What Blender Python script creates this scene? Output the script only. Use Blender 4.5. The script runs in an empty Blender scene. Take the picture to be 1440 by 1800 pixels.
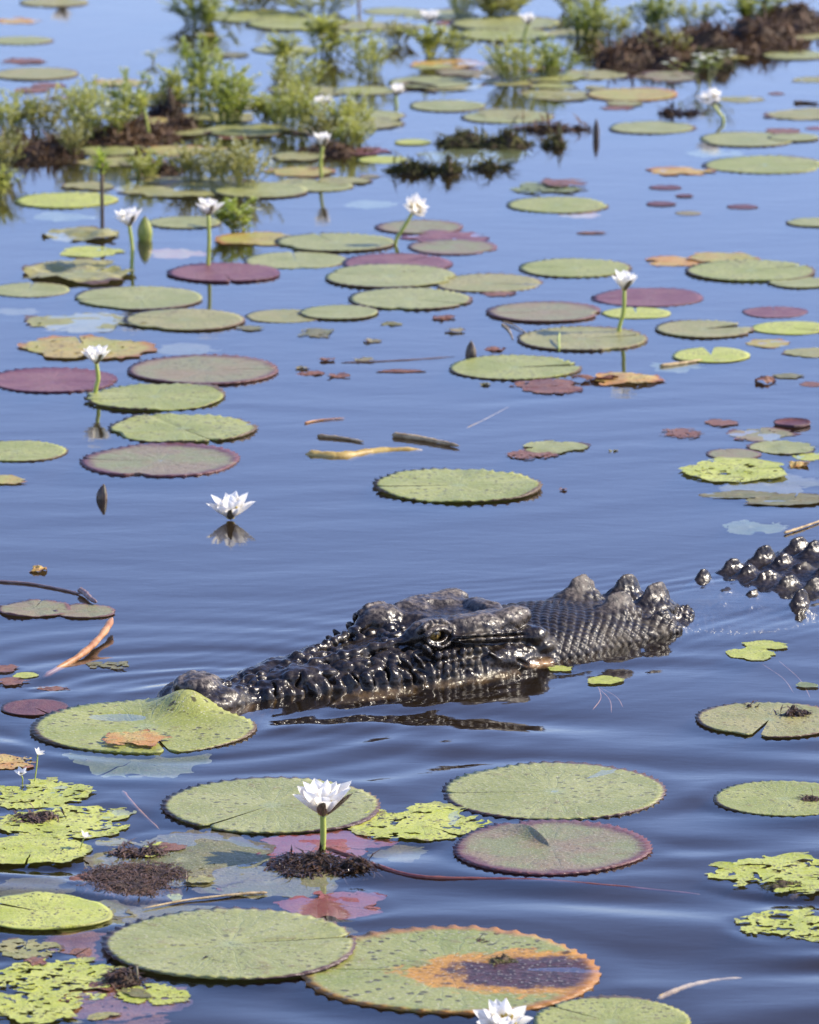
import bpy, bmesh, math, random
import numpy as np
from mathutils import Vector, Matrix, Euler

# ------------------------------------------------------------------ camera, sky, sun, exposure
scene = bpy.context.scene
PI = math.pi
R = math.radians
CAM_H, PITCH, FPX = 2.6, 12.2, 10000.0        # metres, degrees below the horizon, focal length in 1440x1800 pixels
cam_d = bpy.data.cameras.new('camera')
cam = bpy.data.objects.new('camera', cam_d)
scene.collection.objects.link(cam)
cam.location = (0, 0, CAM_H)
cam.rotation_euler = (R(90 - PITCH), 0, 0)
cam_d.sensor_fit = 'VERTICAL'
cam_d.sensor_height = 36.0
cam_d.lens = 36.0 * FPX / 1800.0
cam_d.clip_end = 2000
cam_d.dof.use_dof = True
cam_d.dof.focus_distance = 10.4
cam_d.dof.aperture_fstop = 10.0
scene.camera = cam

SUN_EL, SUN_AZ = 36.0, 82.0                   # azimuth clockwise from +Y (away from the camera)
world = bpy.data.worlds.new('World')
scene.world = world
world.use_nodes = True
wn, wl = world.node_tree.nodes, world.node_tree.links
sky = wn.new('ShaderNodeTexSky')
sky.sky_type = 'NISHITA'
sky.sun_disc = False
sky.sun_elevation = R(SUN_EL)
sky.sun_rotation = R(SUN_AZ)
sky.altitude = 0
sky.air_density = 1.0
sky.dust_density = 0.2
sky.ozone_density = 4.5
tint = wn.new('ShaderNodeMix')                # the bluer, slightly violet clear sky of the dry season
tint.data_type = 'RGBA'; tint.blend_type = 'MULTIPLY'
tint.inputs[0].default_value = 1.0
tint.inputs[7].default_value = (1.02, 0.90, 1.09, 1.0)
wl.new(sky.outputs[0], tint.inputs[6])
wl.new(tint.outputs[2], wn['Background'].inputs[0])
wn['Background'].inputs[1].default_value = 0.15

sun_d = bpy.data.lights.new('sun', 'SUN')
sun_d.energy = 4.4
sun_d.angle = R(0.5)
sun_d.color = (1.0, 0.90, 0.74)
sun = bpy.data.objects.new('sun', sun_d)
scene.collection.objects.link(sun)
sd = Vector((math.sin(R(SUN_AZ)) * math.cos(R(SUN_EL)), math.cos(R(SUN_AZ)) * math.cos(R(SUN_EL)), math.sin(R(SUN_EL))))
sun.rotation_euler = sd.to_track_quat('Z', 'Y').to_euler()
sun.location = (6, 10, 6)

vs = scene.view_settings
vs.view_transform = 'Standard'
vs.look = 'None'
vs.exposure = 0.8
vs.gamma = 1.0
vs.use_curve_mapping = False

# ------------------------------------------------------------------ helpers
COL = scene.collection
rng = random.Random(7)

def at(px, py, z=0.0):
    """point of the horizontal plane z seen at a pixel of the 1440x1800 photograph"""
    u, v = (px - 720) / FPX, (py - 900) / FPX
    c, s = math.cos(R(PITCH)), math.sin(R(PITCH))
    d = Vector((u, c - v * s, -s - v * c))
    t = (CAM_H - z) / -d.z
    return Vector((d.x * t, d.y * t, z))

def mpp(px, py):
    """metres per photograph pixel on the water there"""
    p = at(px, py)
    return (p.y * math.cos(R(PITCH)) + CAM_H * math.sin(R(PITCH))) / FPX

def tag(o, label=None, cat=None, group=None, kind=None):
    if label: o['label'] = label
    if cat: o['category'] = cat
    if group: o['group'] = group
    if kind: o['kind'] = kind
    return o

def mesh_obj(name, verts, faces, mat, parent=None, smooth=True, me_name=None):
    me = bpy.data.meshes.new(me_name or name)
    me.from_pydata([tuple(v) for v in verts], [], [tuple(f) for f in faces])
    if smooth:
        me.polygons.foreach_set('use_smooth', [True] * len(me.polygons))
    me.update()
    if mat: me.materials.append(mat)
    return link(name, me, parent)

def link(name, me, parent=None, matrix=None):
    o = bpy.data.objects.new(name, me)
    COL.objects.link(o)
    if parent: o.parent = parent
    if matrix is not None: o.matrix_local = matrix
    return o

def empty(name, loc, rz=0.0):
    o = bpy.data.objects.new(name, None)
    o.empty_display_size = 0.03
    COL.objects.link(o)
    o.location = loc
    o.rotation_euler = (0, 0, rz)
    return o

def tube(points, radii, n=8, cap=True):
    """tapered tube through the points"""
    V, F = [], []
    pts = [Vector(p) for p in points]
    up0 = Vector((0.13, 0.2, 1)).normalized()
    for i, p in enumerate(pts):
        t = (pts[min(i + 1, len(pts) - 1)] - pts[max(i - 1, 0)]).normalized()
        a = t.cross(up0)
        if a.length < 1e-3: a = t.cross(Vector((1, 0, 0)))
        a.normalize()
        b = t.cross(a).normalized()
        r = radii[i] if hasattr(radii, '__len__') else radii
        for k in range(n):
            q = 2 * PI * k / n
            V.append(p + a * (math.cos(q) * r) + b * (math.sin(q) * r))
    for i in range(len(pts) - 1):
        for k in range(n):
            F.append((i * n + k, i * n + (k + 1) % n, (i + 1) * n + (k + 1) % n, (i + 1) * n + k))
    if cap:
        F.append(tuple(range(n))[::-1])
        F.append(tuple((len(pts) - 1) * n + k for k in range(n)))
    return V, F

def smooth_path(pts, m=5):
    """Catmull-Rom through the points"""
    P = [Vector(p) for p in pts]
    P = [P[0] * 2 - P[1]] + P + [P[-1] * 2 - P[-2]]
    out = []
    for i in range(1, len(P) - 2):
        for k in range(m):
            t = k / m
            a, b, c, d = P[i - 1], P[i], P[i + 1], P[i + 2]
            out.append(0.5 * ((2 * b) + (c - a) * t + (2 * a - 5 * b + 4 * c - d) * t * t + (3 * b - a - 3 * c + d) * t ** 3))
    out.append(P[-2])
    return out

class VNoise:
    """smooth value noise in 2 or 3 dimensions"""
    def __init__(self, seed):
        self.t = np.random.RandomState(seed).rand(32768).astype(np.float32)
    def _h(self, i, j, k):
        return self.t[(i * 73 + j * 1031 + k * 7919 + (i * j % 97) * 31) & 32767]
    def __call__(self, x, y, z=0.0):
        x, y = np.asarray(x, np.float64), np.asarray(y, np.float64)
        z = np.asarray(z, np.float64) + np.zeros_like(x)
        i, j, k = np.floor(x).astype(np.int64), np.floor(y).astype(np.int64), np.floor(z).astype(np.int64)
        fx, fy, fz = x - i, y - j, z - k
        fx, fy, fz = fx * fx * (3 - 2 * fx), fy * fy * (3 - 2 * fy), fz * fz * (3 - 2 * fz)
        def L(a, b, t): return a + (b - a) * t
        c = [[[self._h(i + a, j + b, k + d) for d in (0, 1)] for b in (0, 1)] for a in (0, 1)]
        return L(L(L(c[0][0][0], c[1][0][0], fx), L(c[0][1][0], c[1][1][0], fx), fy),
                 L(L(c[0][0][1], c[1][0][1], fx), L(c[0][1][1], c[1][1][1], fx), fy), fz)

# ------------------------------------------------------------------ node helper
class NT:
    def __init__(self, name):
        self.m = bpy.data.materials.new(name)
        self.m.use_nodes = True
        self.t = self.m.node_tree
        self.t.nodes.clear()
        self.out = self.t.nodes.new('ShaderNodeOutputMaterial')
    def n(self, typ, ins=None, **kw):
        nd = self.t.nodes.new(typ)
        for k, v in kw.items(): setattr(nd, k, v)
        for k, v in (ins or {}).items(): self.put(nd.inputs[k], v)
        return nd
    def put(self, sock, v):
        if hasattr(v, 'is_output') or isinstance(v, bpy.types.NodeSocket): self.t.links.new(v, sock)
        elif isinstance(v, bpy.types.Node): self.t.links.new(v.outputs[0], sock)
        else:
            if isinstance(v, tuple) and len(v) == 3 and sock.type == 'RGBA': v = (*v, 1)
            sock.default_value = v
    def math(self, op, a, b=0.0, c=0.0, clamp=False):
        nd = self.n('ShaderNodeMath', operation=op, use_clamp=clamp)
        self.put(nd.inputs[0], a); self.put(nd.inputs[1], b); self.put(nd.inputs[2], c)
        return nd.outputs[0]
    def mix(self, f, a, b, mode='MIX'):
        nd = self.n('ShaderNodeMix', data_type='RGBA', blend_type=mode)
        self.put(nd.inputs[0], f); self.put(nd.inputs[6], a); self.put(nd.inputs[7], b)
        return nd.outputs[2]
    def step(self, v, lo, hi, a=0.0, b=1.0):
        nd = self.n('ShaderNodeMapRange', interpolation_type='SMOOTHSTEP')
        self.put(nd.inputs[0], v)
        for i, q in enumerate((lo, hi, a, b)): self.put(nd.inputs[i + 1], q)
        return nd.outputs[0]
    def noise(self, vec, scale, detail=3.0, rough=0.55, dist=0.0):
        nd = self.n('ShaderNodeTexNoise', {'Scale': scale, 'Detail': detail, 'Roughness': rough, 'Distortion': dist})
        self.put(nd.inputs['Vector'], vec)
        return nd.outputs[0]
    def voro(self, vec, scale, feature='F1', rnd=1.0, dim='3D'):
        nd = self.n('ShaderNodeTexVoronoi', {'Scale': scale, 'Randomness': rnd}, feature=feature, voronoi_dimensions=dim)
        self.put(nd.inputs['Vector'], vec)
        return nd.outputs[0]
    def coord(self, rnd=True):
        tc = self.n('ShaderNodeTexCoord').outputs['Object']
        if not rnd: return tc, tc
        oi = self.n('ShaderNodeObjectInfo')
        sc = self.n('ShaderNodeVectorMath', {0: oi.outputs['Random'], 1: (47.0, 31.0, 13.0)}, operation='MULTIPLY')
        ad = self.n('ShaderNodeVectorMath', {0: tc, 1: sc.outputs[0]}, operation='ADD')
        return tc, ad.outputs[0]
    def bump(self, h, strength=0.3, dist=0.002):
        return self.n('ShaderNodeBump', {'Height': h, 'Strength': strength, 'Distance': dist}).outputs[0]
    def principled(self, **kw):
        p = self.n('ShaderNodeBsdfPrincipled')
        for k, v in kw.items(): self.put(p.inputs[k.replace('_', ' ')], v)
        return p.outputs[0]
    def surf(self, s):
        self.t.links.new(s, self.out.inputs['Surface'])
        return self.m

def simple_mat(name, c1, c2, scale=20.0, rough=0.6, bump=0.3, bdist=0.003, spec=0.4, transl=0.0):
    g = NT(name)
    tc, rv = g.coord()
    f = g.noise(rv, scale, 4.0, 0.65)
    col = g.mix(g.step(f, 0.35, 0.68), c1, c2)
    nrm = g.bump(g.noise(rv, scale * 3, 3.0), bump, bdist)
    s = g.principled(Base_Color=col, Roughness=rough, Normal=nrm)
    if transl:
        t = g.n('ShaderNodeBsdfTranslucent', {'Color': col})
        mx = g.n('ShaderNodeMixShader', {0: transl})
        g.put(mx.inputs[1], s); g.put(mx.inputs[2], t.outputs[0])
        s = mx.outputs[0]
    return g.surf(s)

# ------------------------------------------------------------------ crocodile frame (needed by the wake too)
TIP = Vector((-0.448, 10.303, 0))
FWD = Vector((0.786, 0.618, 0)).normalized()            # from the snout tip towards the tail
NEAR = Vector((FWD.y, -FWD.x, 0))                       # the animal's left side, towards the bank

# ------------------------------------------------------------------ water and bed
def build_water():
    def axis(parts):
        out = []
        for a, b, st in parts:
            n = max(1, int(round((b - a) / st)))
            out += [a + (b - a) * i / n for i in range(n)]
        return np.array(out + [parts[-1][1]])
    xs = axis([(-160, -20, 35), (-20, -3, 2.4), (-3, -1.25, 0.07), (-1.25, 1.3, 0.0105), (1.3, 3, 0.07), (3, 20, 2.4), (20, 160, 35)])
    ys = axis([(-20, 4, 4), (4, 8, 0.4), (8, 8.5, 0.04), (8.5, 9.8, 0.012), (9.8, 11.4, 0.0085), (11.4, 14, 0.018), (14, 24, 0.07), (24, 40, 0.7), (40, 400, 40)])
    X, Y = np.meshgrid(xs, ys, indexing='xy')
    rs = np.random.RandomState(3)
    nz = VNoise(5)
    H = np.zeros_like(X)
    warp = (nz(X * 1.3, Y * 0.9) - 0.5) * 0.5
    warp2 = (nz(X * 2.3 + 9, Y * 2.0 + 4) - 0.5) * 0.12
    for i in range(26):
        lam = 0.11 * (4.2 ** rs.rand())
        ang = PI / 2 + rs.normal(0, 0.22)
        k = 2 * PI / lam
        slope = 0.0085 * (lam / 0.25) ** 0.25
        H += slope / k * np.sin(k * (X * math.cos(ang) + (Y + warp + warp2) * math.sin(ang)) + rs.rand() * 6.28)
    env = np.interp(Y, [8.4, 9.7, 10.5, 11.2, 13, 18], [2.1, 1.9, 0.75, 0.24, 0.10, 0.04]) * (0.45 + 1.1 * nz(X * 1.1 + 3, Y * 0.8 + 7))
    H *= env
    # wake of the crocodile: rings off the snout, ridges along the flank
    dx, dy = X - TIP.x, Y - TIP.y
    S = dx * FWD.x + dy * FWD.y
    Lt = dx * NEAR.x + dy * NEAR.y
    r = np.hypot(dx - 0.03, (dy - 0.03))
    m = 0.5 + nz(X * 3, Y * 2.2)
    rr = r + (nz(X * 4, Y * 3) - 0.5) * 0.05
    H += 0.00042 * np.sin(2 * PI * rr / 0.062) * np.exp(-((r - 0.22) / 0.2) ** 2) * m
    H += 0.0007 * np.sin(2 * PI * rr / 0.115 + 1) * np.exp(-((r - 0.4) / 0.3) ** 2) * m
    w = np.interp(S, [0, 0.06, 0.24, 0.44, 0.56, 0.83, 1.0, 1.25], [0.03, 0.07, 0.07, 0.13, 0.147, 0.165, 0.14, 0.1])
    d = np.maximum(np.abs(Lt + 0.03 * (S > 1)) - w, 0) + (nz(X * 5 + 2, Y * 4) - 0.5) * 0.04
    along = np.clip((S + 0.1) / 0.25, 0, 1) * np.clip((2.0 - S) / 0.5, 0, 1)
    H += along * np.exp(-np.abs(d) / 0.2) * m * (0.00038 * np.sin(2 * PI * (d + 0.13 * S) / 0.05) + 0.0003 * np.sin(2 * PI * (d - 0.1 * S) / 0.09))
    far = np.clip((40 - Y) / 10, 0, 1) * np.clip((3 - np.abs(X)) / 1.0, 0, 1)
    H *= far
    ny, nx = X.shape
    V = np.stack([X.ravel(), Y.ravel(), H.ravel()], 1)
    idx = np.arange(nx * ny).reshape(ny, nx)
    quads = np.stack([idx[:-1, :-1], idx[:-1, 1:], idx[1:, 1:], idx[1:, :-1]], -1).reshape(-1, 4)
    border = np.concatenate([idx[0, :-1], idx[:-1, -1], idx[-1, :0:-1], idx[:0:-1, 0]])
    nb = len(border)
    VB = V[border].copy(); VB[:, 2] = -0.9
    V = np.concatenate([V, VB])
    b2 = nx * ny + np.arange(nb)
    sides = np.stack([border, b2, np.roll(b2, -1), np.roll(border, -1)], 1)
    me = bpy.data.meshes.new('water')
    loops = np.concatenate([quads.ravel(), sides.ravel(), b2[::-1]]).astype(np.int32)
    nq = len(quads) + len(sides)
    starts = np.concatenate([np.arange(nq) * 4, [nq * 4]]).astype(np.int32)
    me.vertices.add(len(V)); me.vertices.foreach_set('co', V.ravel().astype(np.float32))
    me.loops.add(len(loops)); me.loops.foreach_set('vertex_index', loops)
    me.polygons.add(len(starts)); me.polygons.foreach_set('loop_start', starts)
    me.update(calc_edges=True)
    sm = np.zeros(len(starts), bool); sm[:len(quads)] = True
    me.polygons.foreach_set('use_smooth', sm)
    me.validate()
    g = NT('pond_water')
    tc = g.n('ShaderNodeTexCoord').outputs['Object']
    st = g.n('ShaderNodeVectorMath', {0: tc, 1: (2.2, 5.0, 1.0)}, operation='MULTIPLY').outputs[0]
    n1 = g.noise(st, 3.0, 3.0, 0.5, 0.4)
    n2 = g.noise(st, 11.0, 2.0, 0.5, 0.2)
    h = g.math('ADD', n1, g.math('MULTIPLY', n2, 0.22))
    nrm = g.bump(h, 0.032, 0.02)
    # Fresnel of water by Schlick's formula, the same from above and from below (the sheet does not refract)
    geo = g.n('ShaderNodeNewGeometry')
    dot = g.n('ShaderNodeVectorMath', {0: nrm, 1: geo.outputs['Incoming']}, operation='DOT_PRODUCT').outputs['Value']
    fac = g.math('ADD', .02, g.math('MULTIPLY', .98, g.math('POWER', g.math('SUBTRACT', 1.0, g.math('ABSOLUTE', dot), clamp=True), 5.0)))
    gl = g.n('ShaderNodeBsdfGlossy', {'Color': (1, 1, 1), 'Roughness': 0.04, 'Normal': nrm})
    tr = g.n('ShaderNodeBsdfTransparent', {'Color': (0.97, 0.97, 0.95)})
    mx = g.n('ShaderNodeMixShader', {0: fac})
    g.put(mx.inputs[1], tr.outputs[0]); g.put(mx.inputs[2], gl.outputs[0])
    va = g.n('ShaderNodeVolumeAbsorption', {'Color': (0.42, 0.36, 0.22), 'Density': 10.0})
    vsc = g.n('ShaderNodeVolumeScatter', {'Color': (0.8, 0.55, 0.36), 'Density': 0.7, 'Anisotropy': 0.2})
    ads = g.n('ShaderNodeAddShader', {0: va.outputs[0], 1: vsc.outputs[0]})
    g.t.links.new(ads.outputs[0], g.out.inputs['Volume'])
    me.materials.append(g.surf(mx.outputs[0]))
    o = link('water', me)
    tag(o, 'calm dark pond water reflecting blue sky', 'water', kind='structure')
    bed = mesh_obj('pond_bed', [(-170, -30, -0.6), (170, -30, -0.6), (170, 410, -0.6), (-170, 410, -0.6)], [(0, 1, 2, 3)],
                   simple_mat('mud', (0.07, 0.05, 0.03), (0.12, 0.09, 0.055), 3.0, 0.9))
    tag(bed, 'muddy bottom of the pond', 'pond bed', kind='structure')
    return o
water = build_water()

# ------------------------------------------------------------------ crocodile
def build_croc():
    tab = [(-0.03, .004, -.02), (0, .03, .008), (.015, .05, .028), (.04, .07, .04), (.07, .076, .041), (.12, .07, .031), (.17, .06, .024), (.21, .064, .033),
           (.28, .083, .043), (.35, .103, .044), (.42, .124, .05), (.48, .138, .058), (.55, .147, .07), (.62, .15, .078),
           (.70, .152, .082), (.76, .155, .078), (.80, .162, .064), (.85, .166, .063), (.92, .158, .067), (1.0, .146, .061),
           (1.1, .136, .046), (1.2, .122, .012), (1.3, .16, -.004), (1.4, .18, -.010), (1.5, .2, -.004), (1.6, .21, .008), (1.7, .22, .018), (1.8, .23, .026),
           (2.0, .24, .026), (2.3, .2, .0), (2.42, .1, -.03)]
    ts = np.array([t[0] for t in tab]); tw = np.array([t[1] for t in tab]); tz = np.array([t[2] for t in tab])
    def spl(x, ys):   # smoothed interpolation
        out = 0
        for o in (-.02, -.01, 0, .01, .02): out = out + np.interp(x + o, ts, ys)
        return out / 5
    W = lambda s: spl(s, tw)
    ZT = lambda s: spl(s, tz)
    LC = lambda s: np.interp(s, [0, 1.05, 1.2, 1.5, 1.8, 2.4], [0, 0, -.03, -.06, -.07, -.05])
    s_ax = np.concatenate([np.arange(-0.02, 0.86, 0.0023), np.arange(0.86, 1.3, 0.0028), np.arange(1.3, 1.86, 0.0034), np.arange(1.86, 2.44, 0.009)])
    l_ax = np.concatenate([np.arange(-0.33, -0.13, 0.0042), np.arange(-0.13, 0.19, 0.0025), np.arange(0.19, 0.24, 0.0042)])
    z_ax = np.concatenate([np.arange(-0.075, -0.012, 0.005), np.arange(-0.012, 0.13, 0.0023)])
    S = s_ax[:, None, None].astype(np.float32); L = l_ax[None, :, None].astype(np.float32); Z = z_ax[None, None, :].astype(np.float32)
    w1 = W(s_ax)[:, None, None].astype(np.float32)
    zt1 = ZT(s_ax)[:, None, None].astype(np.float32)
    lc1 = LC(s_ax)[:, None, None].astype(np.float32)
    zc1 = np.minimum(zt1 - 0.025, 0.0)
    a = np.abs(L - lc1) / w1
    hu = zt1 - zc1
    up = np.where(Z > zc1, (Z - zc1) / hu, (zc1 - Z) / np.maximum(zc1 + 0.065, 0.02))
    p = 2.3
    D = ((a ** p + up ** p) ** (1 / p) - 1) * np.minimum(hu, w1)
    D = D.astype(np.float32)
    D = np.maximum(D, np.maximum(-0.012 - S, S - 2.4))

    def region(c, rad):
        i0, i1 = np.searchsorted(s_ax, [c[0] - rad[0], c[0] + rad[0]])
        j0, j1 = np.searchsorted(l_ax, [c[1] - rad[1], c[1] + rad[1]])
        k0, k1 = np.searchsorted(z_ax, [c[2] - rad[2], c[2] + rad[2]])
        return slice(i0, i1), slice(j0, j1), slice(k0, k1)
    def ell(c, r, k=0.006, op='add', rot=None):
        """smooth union or subtraction of an ellipsoid; rot = (angle about l, angle about z, angle about s)"""
        m = max(r)
        rad = [m + k + .006] * 3 if rot else [q + k + .006 for q in r]
        sl = region(c, rad)
        d = D[sl]
        if d.size == 0: return
        x, y, z = S[sl[0]] - c[0], L[:, sl[1]] - c[1], Z[:, :, sl[2]] - c[2]
        if rot:
            E = np.array(Euler(rot, 'XYZ').to_matrix()).T
            x, y, z = (E[0][0] * x + E[0][1] * y + E[0][2] * z, E[1][0] * x + E[1][1] * y + E[1][2] * z, E[2][0] * x + E[2][1] * y + E[2][2] * z)
        k0 = np.sqrt((x / r[0]) ** 2 + (y / r[1]) ** 2 + (z / r[2]) ** 2)
        k1 = np.sqrt((x / r[0] ** 2) ** 2 + (y / r[1] ** 2) ** 2 + (z / r[2] ** 2) ** 2) + 1e-9
        e = k0 * (k0 - 1) / k1
        if op == 'add':
            h = np.clip(0.5 + 0.5 * (d - e) / k, 0, 1)
            D[sl] = d * (1 - h) + e * h - k * h * (1 - h)
        else:
            h = np.clip(0.5 - 0.5 * (d + e) / k, 0, 1)
            D[sl] = d * (1 - h) + (-e) * h + k * h * (1 - h)
    rn = random.Random(11)
    J = lambda v: rn.uniform(-v, v)
    def surf_z(s, l):
        q = max(0.0, 1 - (abs(l - float(LC(s))) / float(W(s))) ** 2.3) ** (1 / 2.3)
        zc = min(float(ZT(s)) - 0.025, 0.0)
        return zc + (float(ZT(s)) - zc) * q
    # nostril mound
    ell((.064, 0, .040), (.046, .042, .021), .014)
    ell((.07, .018, .046), (.026, .014, .012), .008)
    ell((.07, -.018, .046), (.026, .014, .012), .008)
    for sg in (1, -1):
        ell((.062, sg * .05, .008), (.048, .03, .026), .012)
        ell((.105, sg * .045, .012), (.03, .026, .022), .01)
        ell((.075, sg * .014, .0585), (.009, .0045, .008), .003, 'sub', (0, 0, sg * .6))
        ell((.285, sg * .04, .034), (.05, .032, .016), .014)
        ell((.24, sg * .022, .032), (.025, .018, .012), .008)
    for sg in (1, -1):
        # tooth bulges and the folds above them along the upper jaw
        s = .185
        while s < .53:
            w = float(W(s))
            big = rn.random()
            hgt = (.020 + .014 * (s - .19) / .34) * rn.uniform(.75, 1.15)
            ell((s, sg * (w * .965 - .004 + J(.003)), .006 + J(.004)), (.010 + .006 * big, .014 + .004 * big, hgt), .006, rot=(0, -.2 + J(.35), J(.2)))
            for _ in range(3):
                q = rn.uniform(.5, .88)
                zz = surf_z(s, w * q) + J(.002)
                rr = rn.uniform(.006, .0135)
                ell((s + J(.014), sg * w * q, zz), (rr * rn.uniform(.9, 1.4), rr, rr * .85), .005)
            s += .019 + .012 * big
        # deep creases between them
        s = .2
        while s < .51:
            w = float(W(s))
            ell((s, sg * (w * rn.uniform(.86, .98)), .024 + J(.008)), (.0032, .018, rn.uniform(.010, .018)), .004, 'sub', (0, J(.6), J(.4)))
            s += rn.uniform(.03, .065)
        # ridge of beads from the eye to the middle of the snout
        n = 11
        for i in range(n):
            t = i / (n - 1)
            ss = .52 - .2 * t
            ll = .074 - .046 * t ** .8
            ell((ss + J(.002), sg * ll, surf_z(ss, ll) + .008 + .008 * (1 - t)), (.0125 + J(.004), .0105 + J(.003), .009 + J(.003)), .0055)
            if i % 2 == 0:
                ell((ss, sg * (ll + .017), surf_z(ss, ll + .017) + .003), (.01 + J(.003), .008, .007), .004)
        # lower row, in front of the eye
        for i in range(9):
            t = i / 8
            ss, ll = .515 - .15 * t, .1 - .03 * t
            ell((ss + J(.003), sg * ll, surf_z(ss, ll) + .004), (.011 + J(.003), .009, .008), .004)
        # orbit
        ell((.562, sg * .072, .080), (.056, .034, .022), .018)
        ell((.562, sg * .076, .093), (.036, .026, .0115), .010, rot=(0, .08, 0))
        ell((.535, sg * .072, .094), (.014, .014, .009), .005)
        ell((.553, sg * .112, .0825), (.0225, .026, .0115), .003, 'sub')
        # lids
        for i in range(13):
            q = PI + PI * i / 12
            ell((.553 + math.cos(q) * .0235, sg * (.1045 + .006 * abs(math.sin(q))), .0825 + math.sin(q) * .0135), (.0045, .006, .0034), .0025)
        for i in range(13):
            q = PI * i / 12
            ell((.553 + math.cos(q) * .0245, sg * .1075, .0845 + math.sin(q) * .0095), (.0068, .0075, .0046), .003)
        for i in range(17):
            q = PI * .95 + PI * 1.12 * i / 16
            ell((.556 + math.cos(q) * .034, sg * (.106 + .009 * abs(math.sin(q))) + J(.001), .084 + math.sin(q) * .0235 + J(.001)), (.0046 + J(.0008), .006, .0044 + J(.0008)), .003)
        for i in range(9):
            q = .1 + PI * .9 * i / 8
            ell((.556 + math.cos(q) * .036 + J(.002), sg * (.094 + J(.003)), .088 + math.sin(q) * .0185 + J(.001)), (.006 + J(.002), .007, .0048 + J(.001)), .005)
        # plates under the eye
        for row, (z0, l0, s0, n, rr) in enumerate(((.046, .131, .538, 7, .0092), (.027, .143, .53, 8, .0088), (.012, .147, .525, 7, .007))):
            for i in range(n):
                ss = s0 + i * .0185 + J(.002)
                ell((ss, sg * (l0 + .03 * (ss - .6)), z0 - .06 * (ss - .6) + J(.002)), (rr, .0075, .0105 - row * .001), .0025, rot=(0, .25, 0))
        # folds in front of and below the eye
        for (ss, ll, zz, ln, ang) in ((.497, .124, .040, .026, .9), (.475, .118, .036, .024, .8), (.512, .132, .022, .022, .7), (.45, .116, .03, .02, .6), (.52, .118, .058, .016, 1.0)):
            ell((ss, sg * ll, zz), (ln, .01, .0068), .004, rot=(0, ang, 0))
        # skull table with its raised edge
        ell((.68, sg * .045, .072), (.1, .066, .025), .016)
        ell((.69, sg * .098, .076), (.092, .026, .022), .014)
        ell((.655, sg * .087, .090), (.05, .024, .016), .016)
        ell((.632, sg * .083, .097), (.024, .016, .007), .010)
        ell((.732, sg * .098, .089), (.046, .023, .018), .014)
        ell((.757, sg * .099, .097), (.021, .018, .0105), .010)
        ell((.775, sg * .098, .088), (.012, .02, .012), .008)
        ell((.69, sg * .062, .089), (.07, .022, .011), .014)
        ell((.697, sg * .098, .113), (.009, .02, .007), .008, 'sub')
        ell((.672, sg * .05, .104), (.02, .015, .011), .006, 'sub')
        # ear flap, the groove above it and its round end
        for i in range(9):
            t = i / 8
            ell((.60 + .17 * t, sg * (.116 + .014 * t), .073 - .020 * t), (.016, .014, .0085 + .004 * t), .006)
        for i in range(12):
            t = i / 11
            ell((.595 + .15 * t, sg * (.128 + .01 * t), .0735 - .012 * t), (.010, .012, .003), .002, 'sub', (0, .1, 0))
        for i in range(10):
            t = i / 9
            ell((.60 + .16 * t, sg * (.131 + .013 * t), .060 - .021 * t), (.010, .01, .0026), .002, 'sub', (0, .12, 0))
        ell((.772, sg * .126, .052), (.032, .026, .022), .006)
        ell((.79, sg * .13, .034), (.03, .03, .014), .008)
        for i in range(8):
            q = -1.3 + 2.4 * i / 7
            ell((.772 + math.cos(q) * .037, sg * (.135 - .012 * math.cos(q)), .048 + math.sin(q) * .027), (.008, .02, .0024), .002, 'sub')
        # jowl and the corner of the mouth
        ell((.70, sg * .142, .022), (.06, .02, .022), .012)
        ell((.672, sg * .152, .026), (.036, .008, .0062), .004, rot=(0, .55, 0))
        ell((.742, sg * .160, .006), (.028, .012, .012), .006)
        ell((.77, sg * .162, .002), (.04, .012, .009), .006)
        ell((.715, sg * .168, .016), (.016, .012, .0045), .003, 'sub', (0, .5, 0))
        ell((.62, sg * .146, -.008), (.13, .022, .014), .012)
        ell((.45, sg * .118, -.012), (.16, .026, .012), .012)
    ell((.69, 0, .1), (.07, .05, .014), .014, 'sub')
    ell((.56, 0, .098), (.05, .034, .02), .016, 'sub')
    ell((.752, 0, .092), (.022, .05, .012), .01)
    # knobs scattered on the snout and brow
    for i in range(260):
        s = .09 + .68 * rn.random(); l = J(.75) * float(W(s))
        if abs(l) > .06 and s > .5: continue
        rr = rn.uniform(.004, .009)
        ell((s, l, surf_z(s, l) + .002), (rr * 1.25, rr, rr * .9), .004)
    # nape shields and back scutes: a keel that rises towards the tail
    def scute(s, l, z, ln, wd, h, lean=.3, k=.012):
        ell((s, l, z), (ln * 1.05, wd * 1.1, h * .40), k)
        ell((s + ln * .05, l, z + h * .26), (ln * .74, wd * .44, h * .42), k, rot=(0, -lean, 0))
        ell((s + ln * .22, l, z + h * .50), (ln * .54, wd * .24, h * .40), k * .45, rot=(0, lean * .6, 0))
        ell((s + ln * .20 + J(.004), l + J(.003), z + h * .70), (ln * .36, wd * .14, h * .20), k * .3, rot=(0, -.35 + J(.15), 0))
    for (s, l, z, ln, wd, h) in ((1.045, -.068, .050, .058, .034, .052), (1.03, .062, .048, .062, .034, .044), (1.19, -.098, .020, .056, .034, .060),
                                 (1.165, .018, .026, .06, .036, .060), (1.105, .108, .010, .056, .03, .042), (1.12, -.14, .01, .04, .024, .032),
                                 (1.235, .03, .008, .03, .02, .02), (1.265, -.03, -.002, .024, .016, .016), (1.225, -.03, .012, .025, .018, .014)):
        scute(s, l, z, ln, wd, h)
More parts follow.
